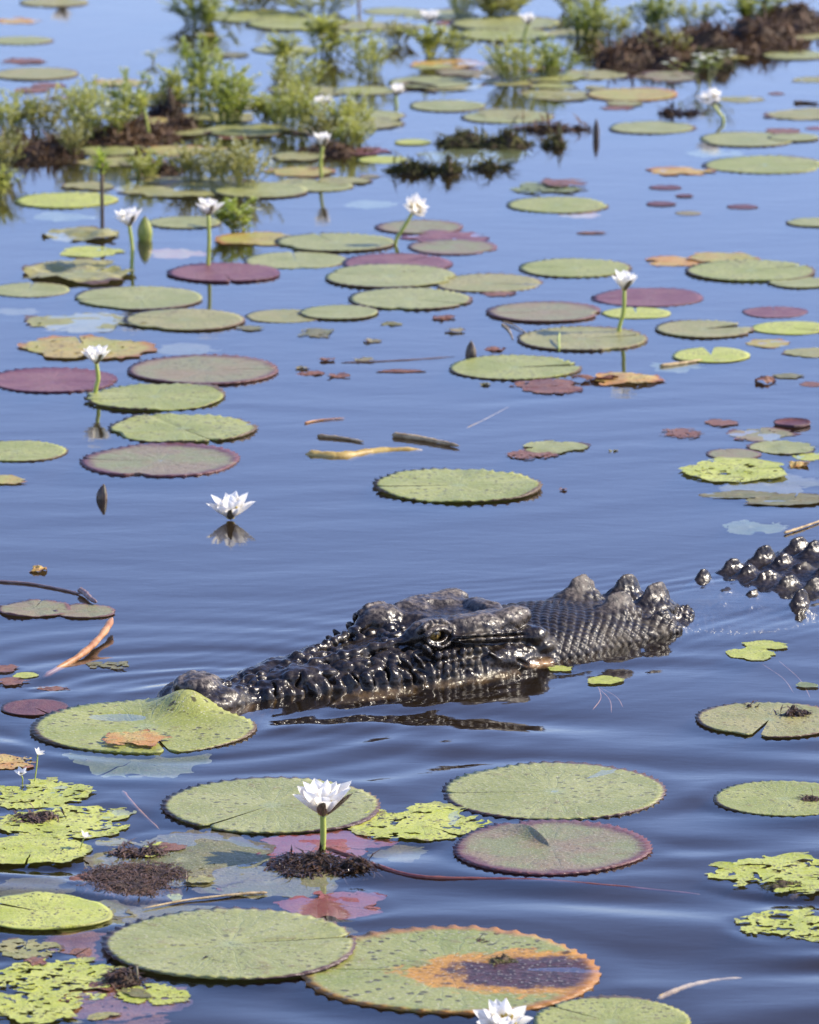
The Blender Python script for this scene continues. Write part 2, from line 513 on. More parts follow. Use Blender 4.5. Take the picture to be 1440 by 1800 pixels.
    for (s, l, h) in ((1.487, -.2, .036), (1.49, .095, .05), (1.38, -.02, .018), (1.42, .03, .016), (1.45, -.09, .022), (1.47, -.03, .026)):
        scute(s, l, float(ZT(s)) - .012, .036, .026, h + .010)
    s = 1.575
    rown = 0
    while s < 2.25:
        for ci, off in enumerate((-.15, -.09, -.03, .03, .09, .15)):
            l = off + float(LC(s)) + J(.006)
            if rown == 0 and ci == 5: continue
            h = (.05, .046, .036, .038, .05, .052)[ci] + J(.006)
            scute(s + J(.010), l, surf_z(s, l) - .010, .045 + J(.006), .029 + J(.004), h, k=.014)
        s += .092
        rown += 1

    # ---- surface nets
    neg = D < 0
    c = neg[:-1, :-1, :-1].astype(np.int8)
    tot = np.zeros_like(c)
    for dx in (0, 1):
        for dy in (0, 1):
            for dz in (0, 1):
                tot += neg[dx:D.shape[0] - 1 + dx, dy:D.shape[1] - 1 + dy, dz:D.shape[2] - 1 + dz]
    act = (tot > 0) & (tot < 8)
    I = np.argwhere(act)
    vid = -np.ones(act.shape, np.int32)
    vid[act] = np.arange(len(I))
    acc = np.zeros((len(I), 3)); cnt = np.zeros(len(I))
    axs = (s_ax, l_ax, z_ax)
    for ax in range(3):
        o1, o2 = [q for q in range(3) if q != ax]
        for e1 in (0, 1):
            for e2 in (0, 1):
                A = I.copy(); A[:, o1] += e1; A[:, o2] += e2
                B = A.copy(); B[:, ax] += 1
                da, db = D[tuple(A.T)], D[tuple(B.T)]
                cr = (da < 0) != (db < 0)
                t = np.where(cr, da / np.where(cr, da - db, 1), 0)
                P = np.stack([axs[q][A[:, q]] for q in range(3)], 1)
                P[:, ax] += t * (axs[ax][B[:, ax]] - axs[ax][A[:, ax]])
                acc += P * cr[:, None]; cnt += cr
    V = acc / cnt[:, None]
    Q = []
    for ax in range(3):
        o1, o2 = (ax + 1) % 3, (ax + 2) % 3
        sl_a = [slice(None)] * 3; sl_b = [slice(None)] * 3
        sl_a[ax] = slice(0, -1); sl_b[ax] = slice(1, None)
        cr = neg[tuple(sl_a)] != neg[tuple(sl_b)]
        E = np.argwhere(cr)
        ok = (E[:, o1] > 0) & (E[:, o2] > 0) & (E[:, o1] < D.shape[o1] - 1) & (E[:, o2] < D.shape[o2] - 1)
        E = E[ok]
        fl = neg[tuple(E.T)]
        def v(a1, a2):
            q = E.copy(); q[:, o1] -= a1; q[:, o2] -= a2
            return vid[tuple(q.T)]
        q = np.stack([v(0, 0), v(1, 0), v(1, 1), v(0, 1)], 1)
        q[~fl] = q[~fl][:, ::-1]
        Q.append(q)
    Q = np.concatenate(Q)
    # normals
    def normals(V):
        n = np.cross(V[Q[:, 2]] - V[Q[:, 0]], V[Q[:, 3]] - V[Q[:, 1]])
        N = np.zeros_like(V)
        for k in range(4): np.add.at(N, Q[:, k], n)
        return N / (np.linalg.norm(N, axis=1, keepdims=True) + 1e-12)
    def relax(V, it, f):
        for _ in range(it):
            acc = np.zeros_like(V); ct = np.zeros(len(V))
            for k in range(4):
                a_, b_ = Q[:, k], Q[:, (k + 1) % 4]
                np.add.at(acc, a_, V[b_]); np.add.at(ct, a_, 1)
            V = V + f * (acc / ct[:, None] - V)
        return V
    V = relax(V, 1, 0.4)
    N = normals(V)
    s, l, z = V.T
    nz = VNoise(21)
    # diamond scales on the neck, finer tubercles on the head
    sg = np.sign(l)
    onscute = np.clip((z - .058 - .02 * (s < 1)) / .012, 0, 1) * (s > .97) + np.clip((z - .03) / .012, 0, 1) * (s > 1.12)
    nape = np.clip(1 - onscute, 0, 1) * np.clip((s - .79) / .03, 0, 1) * np.clip((1.5 - s) / .25, 0, 1)
    arc = l - sg * np.clip(.05 - z, 0, .1) * -0.9
    a1 = (s + .8 * arc + (nz(s * 14, l * 14) - .5) * .022) / .0225
    a2 = (s - .8 * arc + (nz(s * 14 + 5, l * 14) - .5) * .022) / .0225
    dia = (np.abs(np.sin(PI * a1)) * np.abs(np.sin(PI * a2))) ** 0.6
    h = nape * ((dia - .5) * .0040 * (.55 + .9 * nz(s * 25, l * 25)) + (nz(s * 70, l * 70, z * 70) - .5) * .002)
    head = np.clip((.84 - s) / .06, 0, 1)
    h += head * ((nz(s * 110, l * 110, z * 110) - .5) * .0024 + (nz(s * 200, l * 200, z * 200) - .5) * .0008 + (nz(s * 60, l * 60, z * 60) - .5) * .0046 + (nz(s * 28, l * 28, z * 28) - .5) * .004)
    back = np.clip((s - 1.0) / .1, 0, 1)
    h += back * ((nz(s * 170, l * 170, z * 45) - .5) * .0030 + (nz(s * 30, l * 50, z * 30) - .5) * .0015)
    eye = np.exp(-(((s - .553) / .03) ** 2 + ((np.abs(l) - .105) / .02) ** 2 + ((z - .085) / .022) ** 2))
    h *= 1 - .7 * np.clip(eye, 0, 1)
    V = V + N * h[:, None]
    # to the world (object placed at the snout tip)
    Wd = np.stack([V[:, 0] * FWD.x + V[:, 1] * NEAR.x, V[:, 0] * FWD.y + V[:, 1] * NEAR.y, V[:, 2]], 1)
    me = bpy.data.meshes.new('crocodile_body')
    me.vertices.add(len(Wd)); me.vertices.foreach_set('co', Wd.ravel().astype(np.float32))
    # NEAR x FWD orientation flips the handedness
    Qf = Q[:, ::-1].astype(np.int32)
    me.loops.add(Qf.size); me.loops.foreach_set('vertex_index', Qf.ravel())
    me.polygons.add(len(Qf)); me.polygons.foreach_set('loop_start', (np.arange(len(Qf)) * 4).astype(np.int32))
    me.update(calc_edges=True)
    me.validate()
    me.polygons.foreach_set('use_smooth', np.ones(len(me.polygons), bool))
    hd = me.attributes.new('spine', 'FLOAT', 'POINT')
    hd.data.foreach_set('value', V[:, 0].astype(np.float32))
    lt = me.attributes.new('side', 'FLOAT', 'POINT')
    lt.data.foreach_set('value', np.abs(V[:, 1]).astype(np.float32))

    g = NT('crocodile_skin')
    tc = g.n('ShaderNodeTexCoord').outputs['Object']
    zz = g.n('ShaderNodeSeparateXYZ', {0: tc}).outputs[2]
    spine = g.n('ShaderNodeAttribute', attribute_name='spine').outputs['Fac']
    side = g.n('ShaderNodeAttribute', attribute_name='side').outputs['Fac']
    f1 = g.noise(tc, 28, 4, .6)
    f2 = g.noise(tc, 120, 3, .6)
    vor = g.voro(tc, 210)
    vor2 = g.voro(tc, 95)
    base = g.mix(g.step(f1, .35, .7), (0.010, 0.0075, 0.006), (0.032, 0.023, 0.016))
    base = g.mix(g.step(f2, .5, .75, 0, .7), base, (0.060, 0.044, 0.028))
    f3 = g.noise(tc, 11, 4, .65)
    base = g.mix(g.step(f3, .54, .72, 0, .6), base, g.mix(f2, (0.050, 0.043, 0.022), (0.105, 0.080, 0.050)))
    # skin that has dried on the highest parts is paler
    wet = g.math('ADD', zz, g.math('MULTIPLY', g.math('SUBTRACT', f1, .5), .05))
    dry = g.step(wet, .078, .112)
    dry2 = g.math('MULTIPLY', g.step(spine, .95, 1.0), g.step(wet, .048, .085))
    dry3 = g.math('MULTIPLY', g.math('SUBTRACT', 1.0, g.step(spine, .10, .13)), g.step(wet, .035, .055))
    dry = g.math('MAXIMUM', dry, g.math('MAXIMUM', g.math('MULTIPLY', dry2, .85), dry3))
    dry = g.math('MULTIPLY', dry, g.step(f2, .25, .5, .55, 1))
    base = g.mix(dry, base, g.mix(g.step(f2, .4, .65), (0.045, 0.036, 0.029), (0.17, 0.138, 0.112)))
    # tan skin of the lower jaw at and under the waterline
    tan = g.math('MULTIPLY', g.math('SUBTRACT', 1.0, g.step(g.math('ADD', zz, g.math('MULTIPLY', g.math('SUBTRACT', f2, .5), .022)), -.004, .008)), g.step(spine, .72, .95, 1, 0))
    base = g.mix(g.math('MULTIPLY', tan, g.step(f1, .35, .6, .25, .8)), base, (0.20, 0.13, 0.065))
    corner = g.math('MULTIPLY', g.step(g.math('ABSOLUTE', g.math('SUBTRACT', spine, .755)), .018, .04, 1, 0), g.step(zz, .006, .018, 1, 0))
    corner = g.math('MULTIPLY', corner, g.step(side, .15, .158))
    base = g.mix(corner, base, g.mix(g.step(f2, .4, .6), (0.32, 0.17, 0.07), (0.42, 0.27, 0.13)))
    rough = g.math('ADD', g.math('ADD', g.step(f2, .3, .7, .17, .38), g.step(f3, .50, .70, 0, .22)), g.math('ADD', g.math('MULTIPLY', dry, .2), g.math('MULTIPLY', g.step(spine, .78, .85), g.step(spine, 1.0, 1.3, .16, .0))))
    hh = g.math('ADD', g.math('MULTIPLY', vor, -.35), g.math('ADD', g.math('MULTIPLY', vor2, -.7), g.math('MULTIPLY', g.noise(tc, 300, 2), .3)))
    nrm = g.bump(hh, .34, .0028)
    me.materials.append(g.surf(g.principled(Base_Color=base, Roughness=rough, Normal=nrm, Specular_IOR_Level=.4)))
    body = link('crocodile', me)
    body.location = TIP + Vector((0, 0, -.006))
    tag(body, 'dark wet crocodile swimming low in the water, knobbly head and back scutes showing', 'crocodile')

    # eyes
    ge = NT('crocodile_eye')
    tc = ge.n('ShaderNodeTexCoord').outputs['Object']
    xyz = ge.n('ShaderNodeSeparateXYZ', {0: tc})
    rad = ge.math('SQRT', ge.math('ADD', ge.math('POWER', xyz.outputs[0], 2.0), ge.math('POWER', xyz.outputs[2], 2.0)))
    iris = ge.mix(ge.step(ge.noise(tc, 3.5, 4, .7), .35, .65), (0.09, 0.05, 0.012), (0.30, 0.20, 0.05))
    col = ge.mix(ge.step(rad, .78, .92), iris, (0.05, 0.02, 0.012))
    slit = ge.math('MULTIPLY', ge.step(ge.math('ABSOLUTE', xyz.outputs[0]), .05, .12, 1, 0), ge.step(ge.math('ABSOLUTE', xyz.outputs[2]), .35, .6, 1, 0))
    col = ge.mix(slit, col, (0.004, 0.004, 0.004))
    em = ge.surf(ge.principled(Base_Color=col, Roughness=.08, Coat_Weight=.6, Coat_Roughness=.03))
    bm = bmesh.new()
    bmesh.ops.create_uvsphere(bm, u_segments=32, v_segments=20, radius=1.0)
    for f in bm.faces: f.smooth = True
    eme = bpy.data.meshes.new('eye'); bm.to_mesh(eme); bm.free()
    eme.materials.append(em)
    for sg in (1, -1):
        pos = FWD * .553 + NEAR * (sg * .0905) + Vector((0, 0, .0845))
        e = link('eye', eme, body)
        # local y looks outwards
        yax = (NEAR * sg - FWD * .18 + Vector((0, 0, .05))).normalized()
        zax = Vector((0, 0, 1)); xax = yax.cross(zax).normalized(); zax = xax.cross(yax).normalized()
        M = Matrix((xax, yax, zax)).transposed().to_4x4()
        e.matrix_local = Matrix.Translation(pos) @ M @ Matrix.Diagonal((.0185, .0175, .0175, 1))
        e['label'] = 'golden brown eye with a narrow slit pupil'
    return body
croc = build_croc()

# ------------------------------------------------------------------ lily pads
def pad_mat(name, c1, c2, rim, rimw=.05, vein=(.3, .36, .2), veinf=.26, speck=.6, dots=.5, wear=(.20, .13, .05), wearf=.45, decay=None, rough=.42):
    g = NT(name)
    tc, rv = g.coord()
    xyz = g.n('ShaderNodeSeparateXYZ', {0: tc})
    x, y = xyz.outputs[0], xyz.outputs[1]
    r = g.math('SQRT', g.math('ADD', g.math('MULTIPLY', x, x), g.math('MULTIPLY', y, y)))
    th = g.math('ARCTAN2', y, x)
    n0 = g.noise(rv, 1.6, 3, .6)
    n1 = g.noise(rv, 5.0, 4, .65)
    n2 = g.noise(rv, 22.0, 3, .6)
    col = g.mix(g.step(g.math('ADD', n0, g.math('MULTIPLY', g.math('SUBTRACT', n2, .5), .25)), .36, .64), c1, c2)
    # radiating veins that fork towards the edge
    wob = g.math('MULTIPLY', g.math('SUBTRACT', n1, .5), .9)
    v1 = g.math('ABSOLUTE', g.math('SINE', g.math('ADD', g.math('MULTIPLY', th, 6.5), g.math('MULTIPLY', wob, 1.6))))
    v2 = g.math('ABSOLUTE', g.math('SINE', g.math('ADD', g.math('MULTIPLY', th, 17.0), g.math('MULTIPLY', wob, 5.0))))
    m1 = g.math('MULTIPLY', g.step(v1, .0, .16, 1, 0), g.step(r, .55, .95, 1, .2))
    m2 = g.math('MULTIPLY', g.step(v2, .0, .3, 1, 0), g.step(r, .2, .55, 0, .7))
    vm = g.math('MAXIMUM', m1, m2)
    col = g.mix(g.math('MULTIPLY', vm, veinf), col, vein)
    hub = g.step(r, .02, .16, 1, 0)
    col = g.mix(g.math('MULTIPLY', hub, .45), col, vein)
    # blotches of wear
    n3 = g.noise(rv, 55.0, 3, .7)
    col = g.mix(1.0, col, g.mix(n3, (.8, .78, .74), (1.2, 1.2, 1.16)), 'MULTIPLY')
    wmask = g.math('MULTIPLY', g.step(g.math('ADD', n1, g.math('MULTIPLY', g.math('SUBTRACT', n2, .5), .3)), .58, .70), wearf, clamp=True)
    col = g.mix(wmask, col, wear)
    if decay:
        dcol1, dcol2, cx, cy, rx, ry = decay
        ex, ey = g.math('DIVIDE', g.math('SUBTRACT', x, cx), rx), g.math('DIVIDE', g.math('SUBTRACT', y, cy), ry)
        dd = g.math('SQRT', g.math('ADD', g.math('MULTIPLY', ex, ex), g.math('MULTIPLY', ey, ey)))
        dd = g.math('ADD', dd, g.math('ADD', g.math('MULTIPLY', g.math('SUBTRACT', n1, .5), 1.1), g.math('MULTIPLY', g.math('SUBTRACT', n2, .5), .5)))
        col = g.mix(g.step(dd, 1.30, 1.52, 1, 0), col, g.mix(g.step(n2, .35, .65), dcol1, tuple(q * .7 for q in dcol1)))
        col = g.mix(g.step(dd, .85, 1.12, 1, 0), col, g.mix(g.step(n2, .4, .6), dcol2, tuple(q * .45 for q in dcol2)))
    # dark holes and spots, pale grains and insect droppings
    n4 = g.math('MULTIPLY', g.math('SUBTRACT', g.noise(rv, 16.0, 3, .7), .5), .55)
    sp = g.math('ADD', g.voro(rv, 6.5, dim='2D'), n4)
    sm = g.math('MULTIPLY', g.step(sp, .10, .19, 1, 0), g.step(n0, .46, .56))
    col = g.mix(g.math('MULTIPLY', sm, speck), col, (.035, .022, .012))
    sp2 = g.math('ADD', g.voro(rv, 15.0, dim='2D'), g.math('MULTIPLY', n4, .8))
    sm2 = g.math('MULTIPLY', g.step(sp2, .13, .24, 1, 0), g.step(g.noise(rv, 2.6, 2), .50, .62))
    col = g.mix(g.math('MULTIPLY', sm2, speck * .9), col, (.06, .035, .018))
    dt = g.voro(rv, 19.0, dim='2D')
    dm = g.math('MULTIPLY', g.step(dt, .14, .20, 1, 0), g.step(n2, .45, .56))
    col = g.mix(g.math('MULTIPLY', dm, dots), col, (.55, .5, .4))
    # coloured edge
    rm = g.step(g.math('ADD', r, g.math('MULTIPLY', g.math('SUBTRACT', n1, .5), rimw * 2.4)), 1.0 - rimw * 1.7, 1.0 - rimw * .25)
    col = g.mix(rm, col, rim)
    hgt = g.math('ADD', g.math('MULTIPLY', vm, -.16), g.math('ADD', g.math('MULTIPLY', n2, .5), g.math('MULTIPLY', n1, .8)))
    nrm = g.bump(hgt, .35, .012)
    ro = g.math('ADD', rough - .08, g.math('MULTIPLY', n2, .18))
    s = g.principled(Base_Color=col, Roughness=ro, Normal=nrm, Specular_IOR_Level=.42)
    t = g.n('ShaderNodeBsdfTranslucent', {'Color': col})
    mx = g.n('ShaderNodeMixShader', {0: .1})
    g.put(mx.inputs[1], s); g.put(mx.inputs[2], t.outputs[0])
    return g.surf(mx.outputs[0])

PAD = {      # albedos of waxy, dusty leaves
    'green': pad_mat('pad_grey_green', (.27, .285, .085), (.35, .355, .13), (.10, .055, .045), .03),
    'fresh': pad_mat('pad_mid_green', (.27, .295, .06), (.355, .365, .10), (.11, .07, .035), .028, speck=.8),
    'olive': pad_mat('pad_olive', (.27, .265, .08), (.35, .315, .115), (.13, .075, .045), .04, speck=.7, wearf=.55),
    'mauve': pad_mat('pad_mauve_edged', (.23, .24, .10), (.26, .195, .115), (.14, .055, .055), .13, vein=(.26, .27, .17), speck=.35),
    'brown': pad_mat('pad_brownish', (.27, .205, .105), (.25, .245, .11), (.14, .06, .05), .10, vein=(.27, .24, .15)),
    'purple': pad_mat('pad_purple', (.17, .055, .065), (.24, .105, .10), (.10, .03, .045), .06, vein=(.27, .14, .14), veinf=.3, speck=.5, dots=.3),
    'maroon': pad_mat('pad_maroon', (.10, .026, .03), (.16, .05, .045), (.06, .02, .02), .06, vein=(.22, .09, .08), speck=.5, dots=.6),
    'lime': pad_mat('pad_lime', (.40, .44, .055), (.50, .52, .10), (.33, .33, .08), .02, vein=(.45, .48, .14), veinf=.3, speck=1.0, dots=.6, wear=(.20, .15, .04), wearf=.9),
    'yellow': pad_mat('pad_yellowing', (.37, .35, .075), (.42, .31, .08), (.36, .17, .05), .09, vein=(.4, .36, .14), speck=.8, wear=(.36, .16, .04), wearf=.7),
    'burnt': pad_mat('pad_scorched', (.24, .27, .065), (.31, .32, .10), (.34, .15, .03), .07, speck=.8, decay=((.55, .27, .03), (.085, .035, .03), .62, -.06, .66, .36)),
    'orange': pad_mat('pad_orange_dead', (.50, .24, .05), (.52, .38, .10), (.34, .13, .04), .08, vein=(.5, .34, .14), speck=.7, wear=(.20, .08, .03), wearf=.6),
    'rust': pad_mat('pad_rusty_dead', (.17, .06, .03), (.26, .11, .05), (.10, .035, .02), .08, vein=(.3, .15, .08), speck=.7, wear=(.05, .025, .015), wearf=.9),
    'red': pad_mat('pad_red_sunken', (.26, .06, .045), (.30, .105, .07), (.2, .05, .04), .06, vein=(.36, .16, .11), speck=.3, dots=.2),
    'sunk': pad_mat('pad_sunken_olive', (.16, .16, .05), (.21, .18, .065), (.14, .11, .045), .05, vein=(.36, .35, .17), speck=.7, wear=(.14, .09, .04), wearf=.6),
    'pale': pad_mat('pad_sunken_pale', (.15, .19, .06), (.20, .23, .085), (.26, .28, .15), .05, vein=(.42, .46, .3), speck=.3),
}
vn2 = VNoise(77)

def pad_mesh(seed, seg=160, rings=9, teeth=44, tooth=.022, notch=None, nw=.03, cup=.002, wav=.005, lobes=.026, lip=0.0, lift=None, pull=None, crease=None):
    """unit-radius pad: toothed margin, radial slit, gently wavy; a thin blade with its rim turned into the water"""
    rd = random.Random(seed)
    notch = rd.uniform(0, 2 * PI) if notch is None else R(notch)
    ph = [rd.uniform(0, 6.28) for _ in range(8)]
    V, F = [], []
    fr = [((i + 1) / rings) ** .85 for i in range(rings)]
    V.append((0, 0, -.004))
    n = seg
    def put(f, j):
        t = j / (n - 1)
        a0 = notch + nw * .5 * (1 - .0) + (2 * PI - nw) * t
        rr = 1 + lobes * (math.sin(2 * a0 + ph[0]) + .6 * math.sin(3 * a0 + ph[1]) + .4 * math.sin(5 * a0 + ph[2]))
        edge = max(0.0, (f - .86) / .14)
        tt = (t * teeth + .12 * math.sin(5 * a0 + ph[7])) % 1.0
        tk = max(0.0, 1 - abs(tt - .5) * 3.2)
        big = .6 + .6 * abs(math.sin(3.1 * a0 + ph[5]))
        rr += (tooth * (tk * big - .3)) * edge
        # corners of the slit are rounded
        cd = min(t, 1 - t) * 2 * PI
        rr *= 1 - .10 * max(0.0, 1 - cd / .10) ** 2 * f
        if pull: rr *= 1 - pull[1] * math.exp(-(((a0 - pull[0] + PI) % (2 * PI) - PI) / pull[2]) ** 2) * f
        r = f * rr
        z = wav * f * f * (math.sin(2 * a0 + ph[3]) + .7 * math.sin(5 * a0 + ph[4]) + .35 * math.sin(11 * a0 + ph[6])) * .5
        z += cup * f ** 6 + tooth * .55 * tk * edge * big
        z += .006 * math.sin(16 * a0 + 3 * f + ph[2]) * f * (1 - f)
        if lip: z += lip * math.exp(-(t * 2 * PI / .22)) * math.sin(PI * min(1, f * 1.05)) ** .7
        x, y = r * math.cos(a0), r * math.sin(a0)
        if crease:
            ca, amt = crease
            q = -x * math.sin(ca) + y * math.cos(ca)
            z -= amt * math.exp(-abs(q) / .05)
        if lift: z += lift(x, y)
        return (x, y, z)
    for f in fr:
        for j in range(n): V.append(put(f, j))
    for j in range(n - 1): F.append((0, 1 + j, 2 + j))
    for i in range(rings - 1):
        for j in range(n - 1):
            a = 1 + i * n + j
            F.append((a, a + n, a + n + 1, a + 1))
    b = len(V); e = 1 + (rings - 1) * n                      # turned-down rim gives the blade its thickness
    for j in range(n):
        x, y, z = V[e + j]
        V.append((x * .985, y * .985, min(z - .012, -.01)))
    for j in range(n - 1): F.append((e + j, b + j, b + j + 1, e + j + 1))
    return V, F

def ragged_mesh(seed, holes=.5, bite=.25, res=64, teeth=0, long_=0.0, wav=.02, fcell=3.2):
    """unit leaf eaten into a torn outline with holes: triangles of a grid clipped along the leaf's edge"""
    rd = random.Random(seed)
    ph = [rd.uniform(0, 6.28) for _ in range(9)]
    ox, oy = rd.uniform(0, 60), rd.uniform(0, 60)
    g = np.linspace(-1.16, 1.16, res + 1)
    X, Y = np.meshgrid(g, g, indexing='ij')
    a = np.arctan2(Y, X); r = np.hypot(X, Y)
    out = 1 + .07 * np.sin(2 * a + ph[0]) + .06 * np.sin(3 * a + ph[1]) + .05 * np.sin(5 * a + ph[2]) + .02 * np.sin(13 * a + ph[6])
    nb = vn2(X * fcell + ox, Y * fcell + oy); nf = vn2(X * 11 + ox, Y * 11 + oy)
    out = out - bite * np.clip(nb * 1.8 - .8, 0, 1) - bite * .45 * (nf - .4)
    if teeth: out = out + .02 * np.sin(teeth * a)
    fld = out - r
    # holes
    hn = vn2(X * 6.5 + oy, Y * 8 + ox) * .55 + vn2(X * 15 + ox, Y * 19) * .45
    th = .93 - holes * .40
    fld = np.minimum(fld, (th - hn) * 1.2)
    # slit
    na = rd.uniform(0, 6.28)
    q = -X * math.sin(na) + Y * math.cos(na); u = X * math.cos(na) + Y * math.sin(na)
    fld = np.minimum(fld, np.where(u > .03, np.abs(q) - .02 * u - .004, 1))
    Z = wav * (vn2(X * 2 + ox, Y * 2 + oy) - .5) * 2 + wav * .5 * (vn2(X * 6 + oy, Y * 6) - .5)
    edge = np.clip(fld / .1, 0, 1)
    Z = Z + .02 * (1 - edge) * (vn2(X * 8 + ox, Y * 8 + oy) - .2)
    V, F, cache = [], [], {}
    P = [[(X[i, j], Y[i, j], Z[i, j], fld[i, j]) for j in range(res + 1)] for i in range(res + 1)]
    def vert(key, p):
        if key not in cache:
            cache[key] = len(V); V.append(p[:3])
        return cache[key]
    for i in range(res):
        for j in range(res):
            k4 = ((i, j), (i + 1, j), (i + 1, j + 1), (i, j + 1))
            for tri in ((k4[0], k4[1], k4[2]), (k4[0], k4[2], k4[3])):
                ps = [P[c[0]][c[1]] for c in tri]
                if all(p[3] <= 0 for p in ps): continue
                poly = []
                for m in range(3):
                    A, B = ps[m], ps[(m + 1) % 3]; ka, kb = tri[m], tri[(m + 1) % 3]
                    if A[3] > 0: poly.append(vert(ka, A))
                    if (A[3] > 0) != (B[3] > 0):
                        t = A[3] / (A[3] - B[3])
                        poly.append(vert((min(ka, kb), max(ka, kb)), tuple(A[q] + t * (B[q] - A[q]) for q in range(3))))
                if len(poly) >= 3: F.append(poly)
    # keep one leaf: drop crumbs that came loose
    par = list(range(len(V)))
    def find(q):
        while par[q] != q:
            par[q] = par[par[q]]; q = par[q]
        return q
    for f in F:
        for q in f[1:]: par[find(q)] = find(f[0])
    cnt = {}
    for f in F: cnt[find(f[0])] = cnt.get(find(f[0]), 0) + 1
    best = max(cnt, key=cnt.get)
    F = [f for f in F if find(f[0]) == best]
    used = sorted({q for f in F for q in f}); mp = {q: i for i, q in enumerate(used)}
    return [V[q] for q in used], [[mp[q] for q in f] for f in F]

FLAT = []                                       # where floating leaves lie, the ripples die out
pad_i = 0
def pad(px, py, w, kind, label, group=None, z=None, asp=1.0, rag=None, bite=.25, rot=0.0, name=None, cat=None, tilt=None, **kw):
    global pad_i
    pad_i += 1
    p = at(px, py)
    rad = w * .5 * mpp(px, py)
    if rag is not None:
        V, F = ragged_mesh(pad_i * 7 + 1, rag, bite, res=int(min(120, max(34, w * .42))), teeth=kw.get('teeth', 0), wav=kw.get('wav', .02))
    else:
        seg = int(min(220, max(90, w * .55)))
        kw.setdefault('teeth', int(max(22, min(52, w * .13 + 12))))
        if w < 70: kw.setdefault('tooth', .012)
        rb = random.Random(pad_i)
        if w < 300: kw.setdefault('tooth', rb.uniform(.018, .034))
        if w < 300 and rb.random() < .6: kw.setdefault('pull', (rb.uniform(0, 6.28), rb.uniform(.04, .15), rb.uniform(.06, .22)))
        if w < 300: kw.setdefault('lobes', rb.uniform(.02, .045))
        V, F = pad_mesh(pad_i * 13 + 5, seg=seg, rings=12 if w > 220 else 8, **kw)
    sunk = z is not None and z < 0
    nm = name or ('sunken_lily_pad' if sunk else 'torn_lily_pad' if rag is not None else 'lily_pad')
    o = mesh_obj(nm, V, F, PAD[kind])
    zz = z if z is not None else .0006 + .0008 * (pad_i % 4)
    if zz > -.001 and kw.get('wav', 0) > .02: zz += kw['wav'] * rad * .45
    if zz > -.001 and w > 45: FLAT.append((p.x, p.y, rad, rad * asp))
    o.location = (p.x, p.y, zz)
    o.rotation_euler = (R(tilt[0]), R(tilt[1]), R(rot)) if tilt else (0, 0, R(rot))
    o.scale = (rad, rad * asp, max(rad, .03))
    tag(o, label, cat or 'lily pad', group)
    return o

# --- around and in front of the crocodile
pc = at(255, 1278); pr = 195 * mpp(255, 1278)
def snout_lift(x, y):
    wx, wy = pc.x + x * pr - TIP.x, pc.y + y * pr - TIP.y
    s, l = wx * FWD.x + wy * FWD.y, wx * NEAR.x + wy * NEAR.y
    h = .036 * math.exp(-((s - .012) / .048) ** 2 - ((l - .035) / .06) ** 2)
    return (h - .010 * math.exp(-(((x + .25) / .22) ** 2 + ((y - .35) / .1) ** 2))) / pr
pad(255, 1278, 390, 'fresh', 'large spotted green lily pad pushed up over the crocodile\'s snout', z=.002, lift=snout_lift, notch=-75, nw=.05, pull=(math.atan2(.13, .15), .17, .42), teeth=60, tooth=.016, wav=.008)
pad(60, 1245, 118, 'maroon', 'small round maroon lily pad touching the pad on the crocodile\'s snout', notch=300, nw=.1, teeth=20, tooth=.01)
pad(478, 1418, 380, 'green', 'big clean green lily pad behind the tall-stemmed white flower in front of the crocodile', notch=232, nw=.035, teeth=46, wav=.008)
pad(975, 1391, 392, 'green', 'big smooth green lily pad with dark toothed rim touching a purplish pad', notch=184, nw=.012, teeth=50, wav=.006)
pad(969, 1491, 352, 'mauve', 'purplish green lily pad with a raised fold and wet pool at its centre', notch=112, nw=.05, lip=.09, teeth=54, cup=.006, z=.002)
pad(738, 1448, 250, 'lime', 'torn lime lily pad with brown spots wedged between two big green pads', rag=.55, bite=.3, z=.002)
pad(1352, 1267, 252, 'olive', 'spotted olive lily pad with brown debris at its open slit', notch=255, nw=.14, teeth=40)
pad(1378, 1404, 244, 'fresh', 'spotted green lily pad with brown crumbs between olive pad and torn lime pad', notch=10, nw=.03, teeth=40)
pad(1372, 1537, 262, 'lime', 'bright lime lily pad eaten into a ragged outline, beyond the stick', rag=.6, bite=.42)
pad(1402, 1628, 215, 'lime', 'shredded lime lily pad scrap nearest the bare sunken stick', rag=.85, bite=.6)
pad(405, 1664, 442, 'green', 'largest whole grey-green lily pad, touching a scorched pad', notch=12, nw=.02, teeth=44, wav=.008, crease=(R(12), .006), z=.0055)
pad(790, 1706, 528, 'burnt', 'huge green lily pad with orange and dark scorched side', notch=178, nw=.012, teeth=42, crease=(R(0), .003), wav=.008, z=.001)
pad(1075, 1797, 285, 'fresh', 'green lily pad beside the white flower at the scorched pad\'s edge', notch=140, nw=.03, teeth=44, cup=.008)
pad(75, 1608, 236, 'lime', 'smooth lime lily pad with creased rim beside brown weed mulch', notch=150, nw=.12, tooth=.004, lobes=.05, wav=.035, z=.0038)
pad(70, 1398, 205, 'lime', 'ragged lime lily pad carrying two tiny white star flowers', rag=.62, bite=.45, z=.0014)
pad(120, 1448, 245, 'lime', 'ragged spotted lime lily pad behind the smooth one with a tiny flower', rag=.66, bite=.4, z=.002)
pad(58, 1497, 200, 'lime', 'smoother lime lily pad with one tiny white flower on its edge', rag=.2, bite=.2, z=.0038)
pad(95, 1722, 260, 'lime', 'torn lime lily pad scrap beside the small brown bud', rag=.7, bite=.45, z=.002)
pad(45, 1668, 130, 'olive', 'crumpled olive leaf scrap between two lime pads', rag=.7, bite=.4, z=.0014)
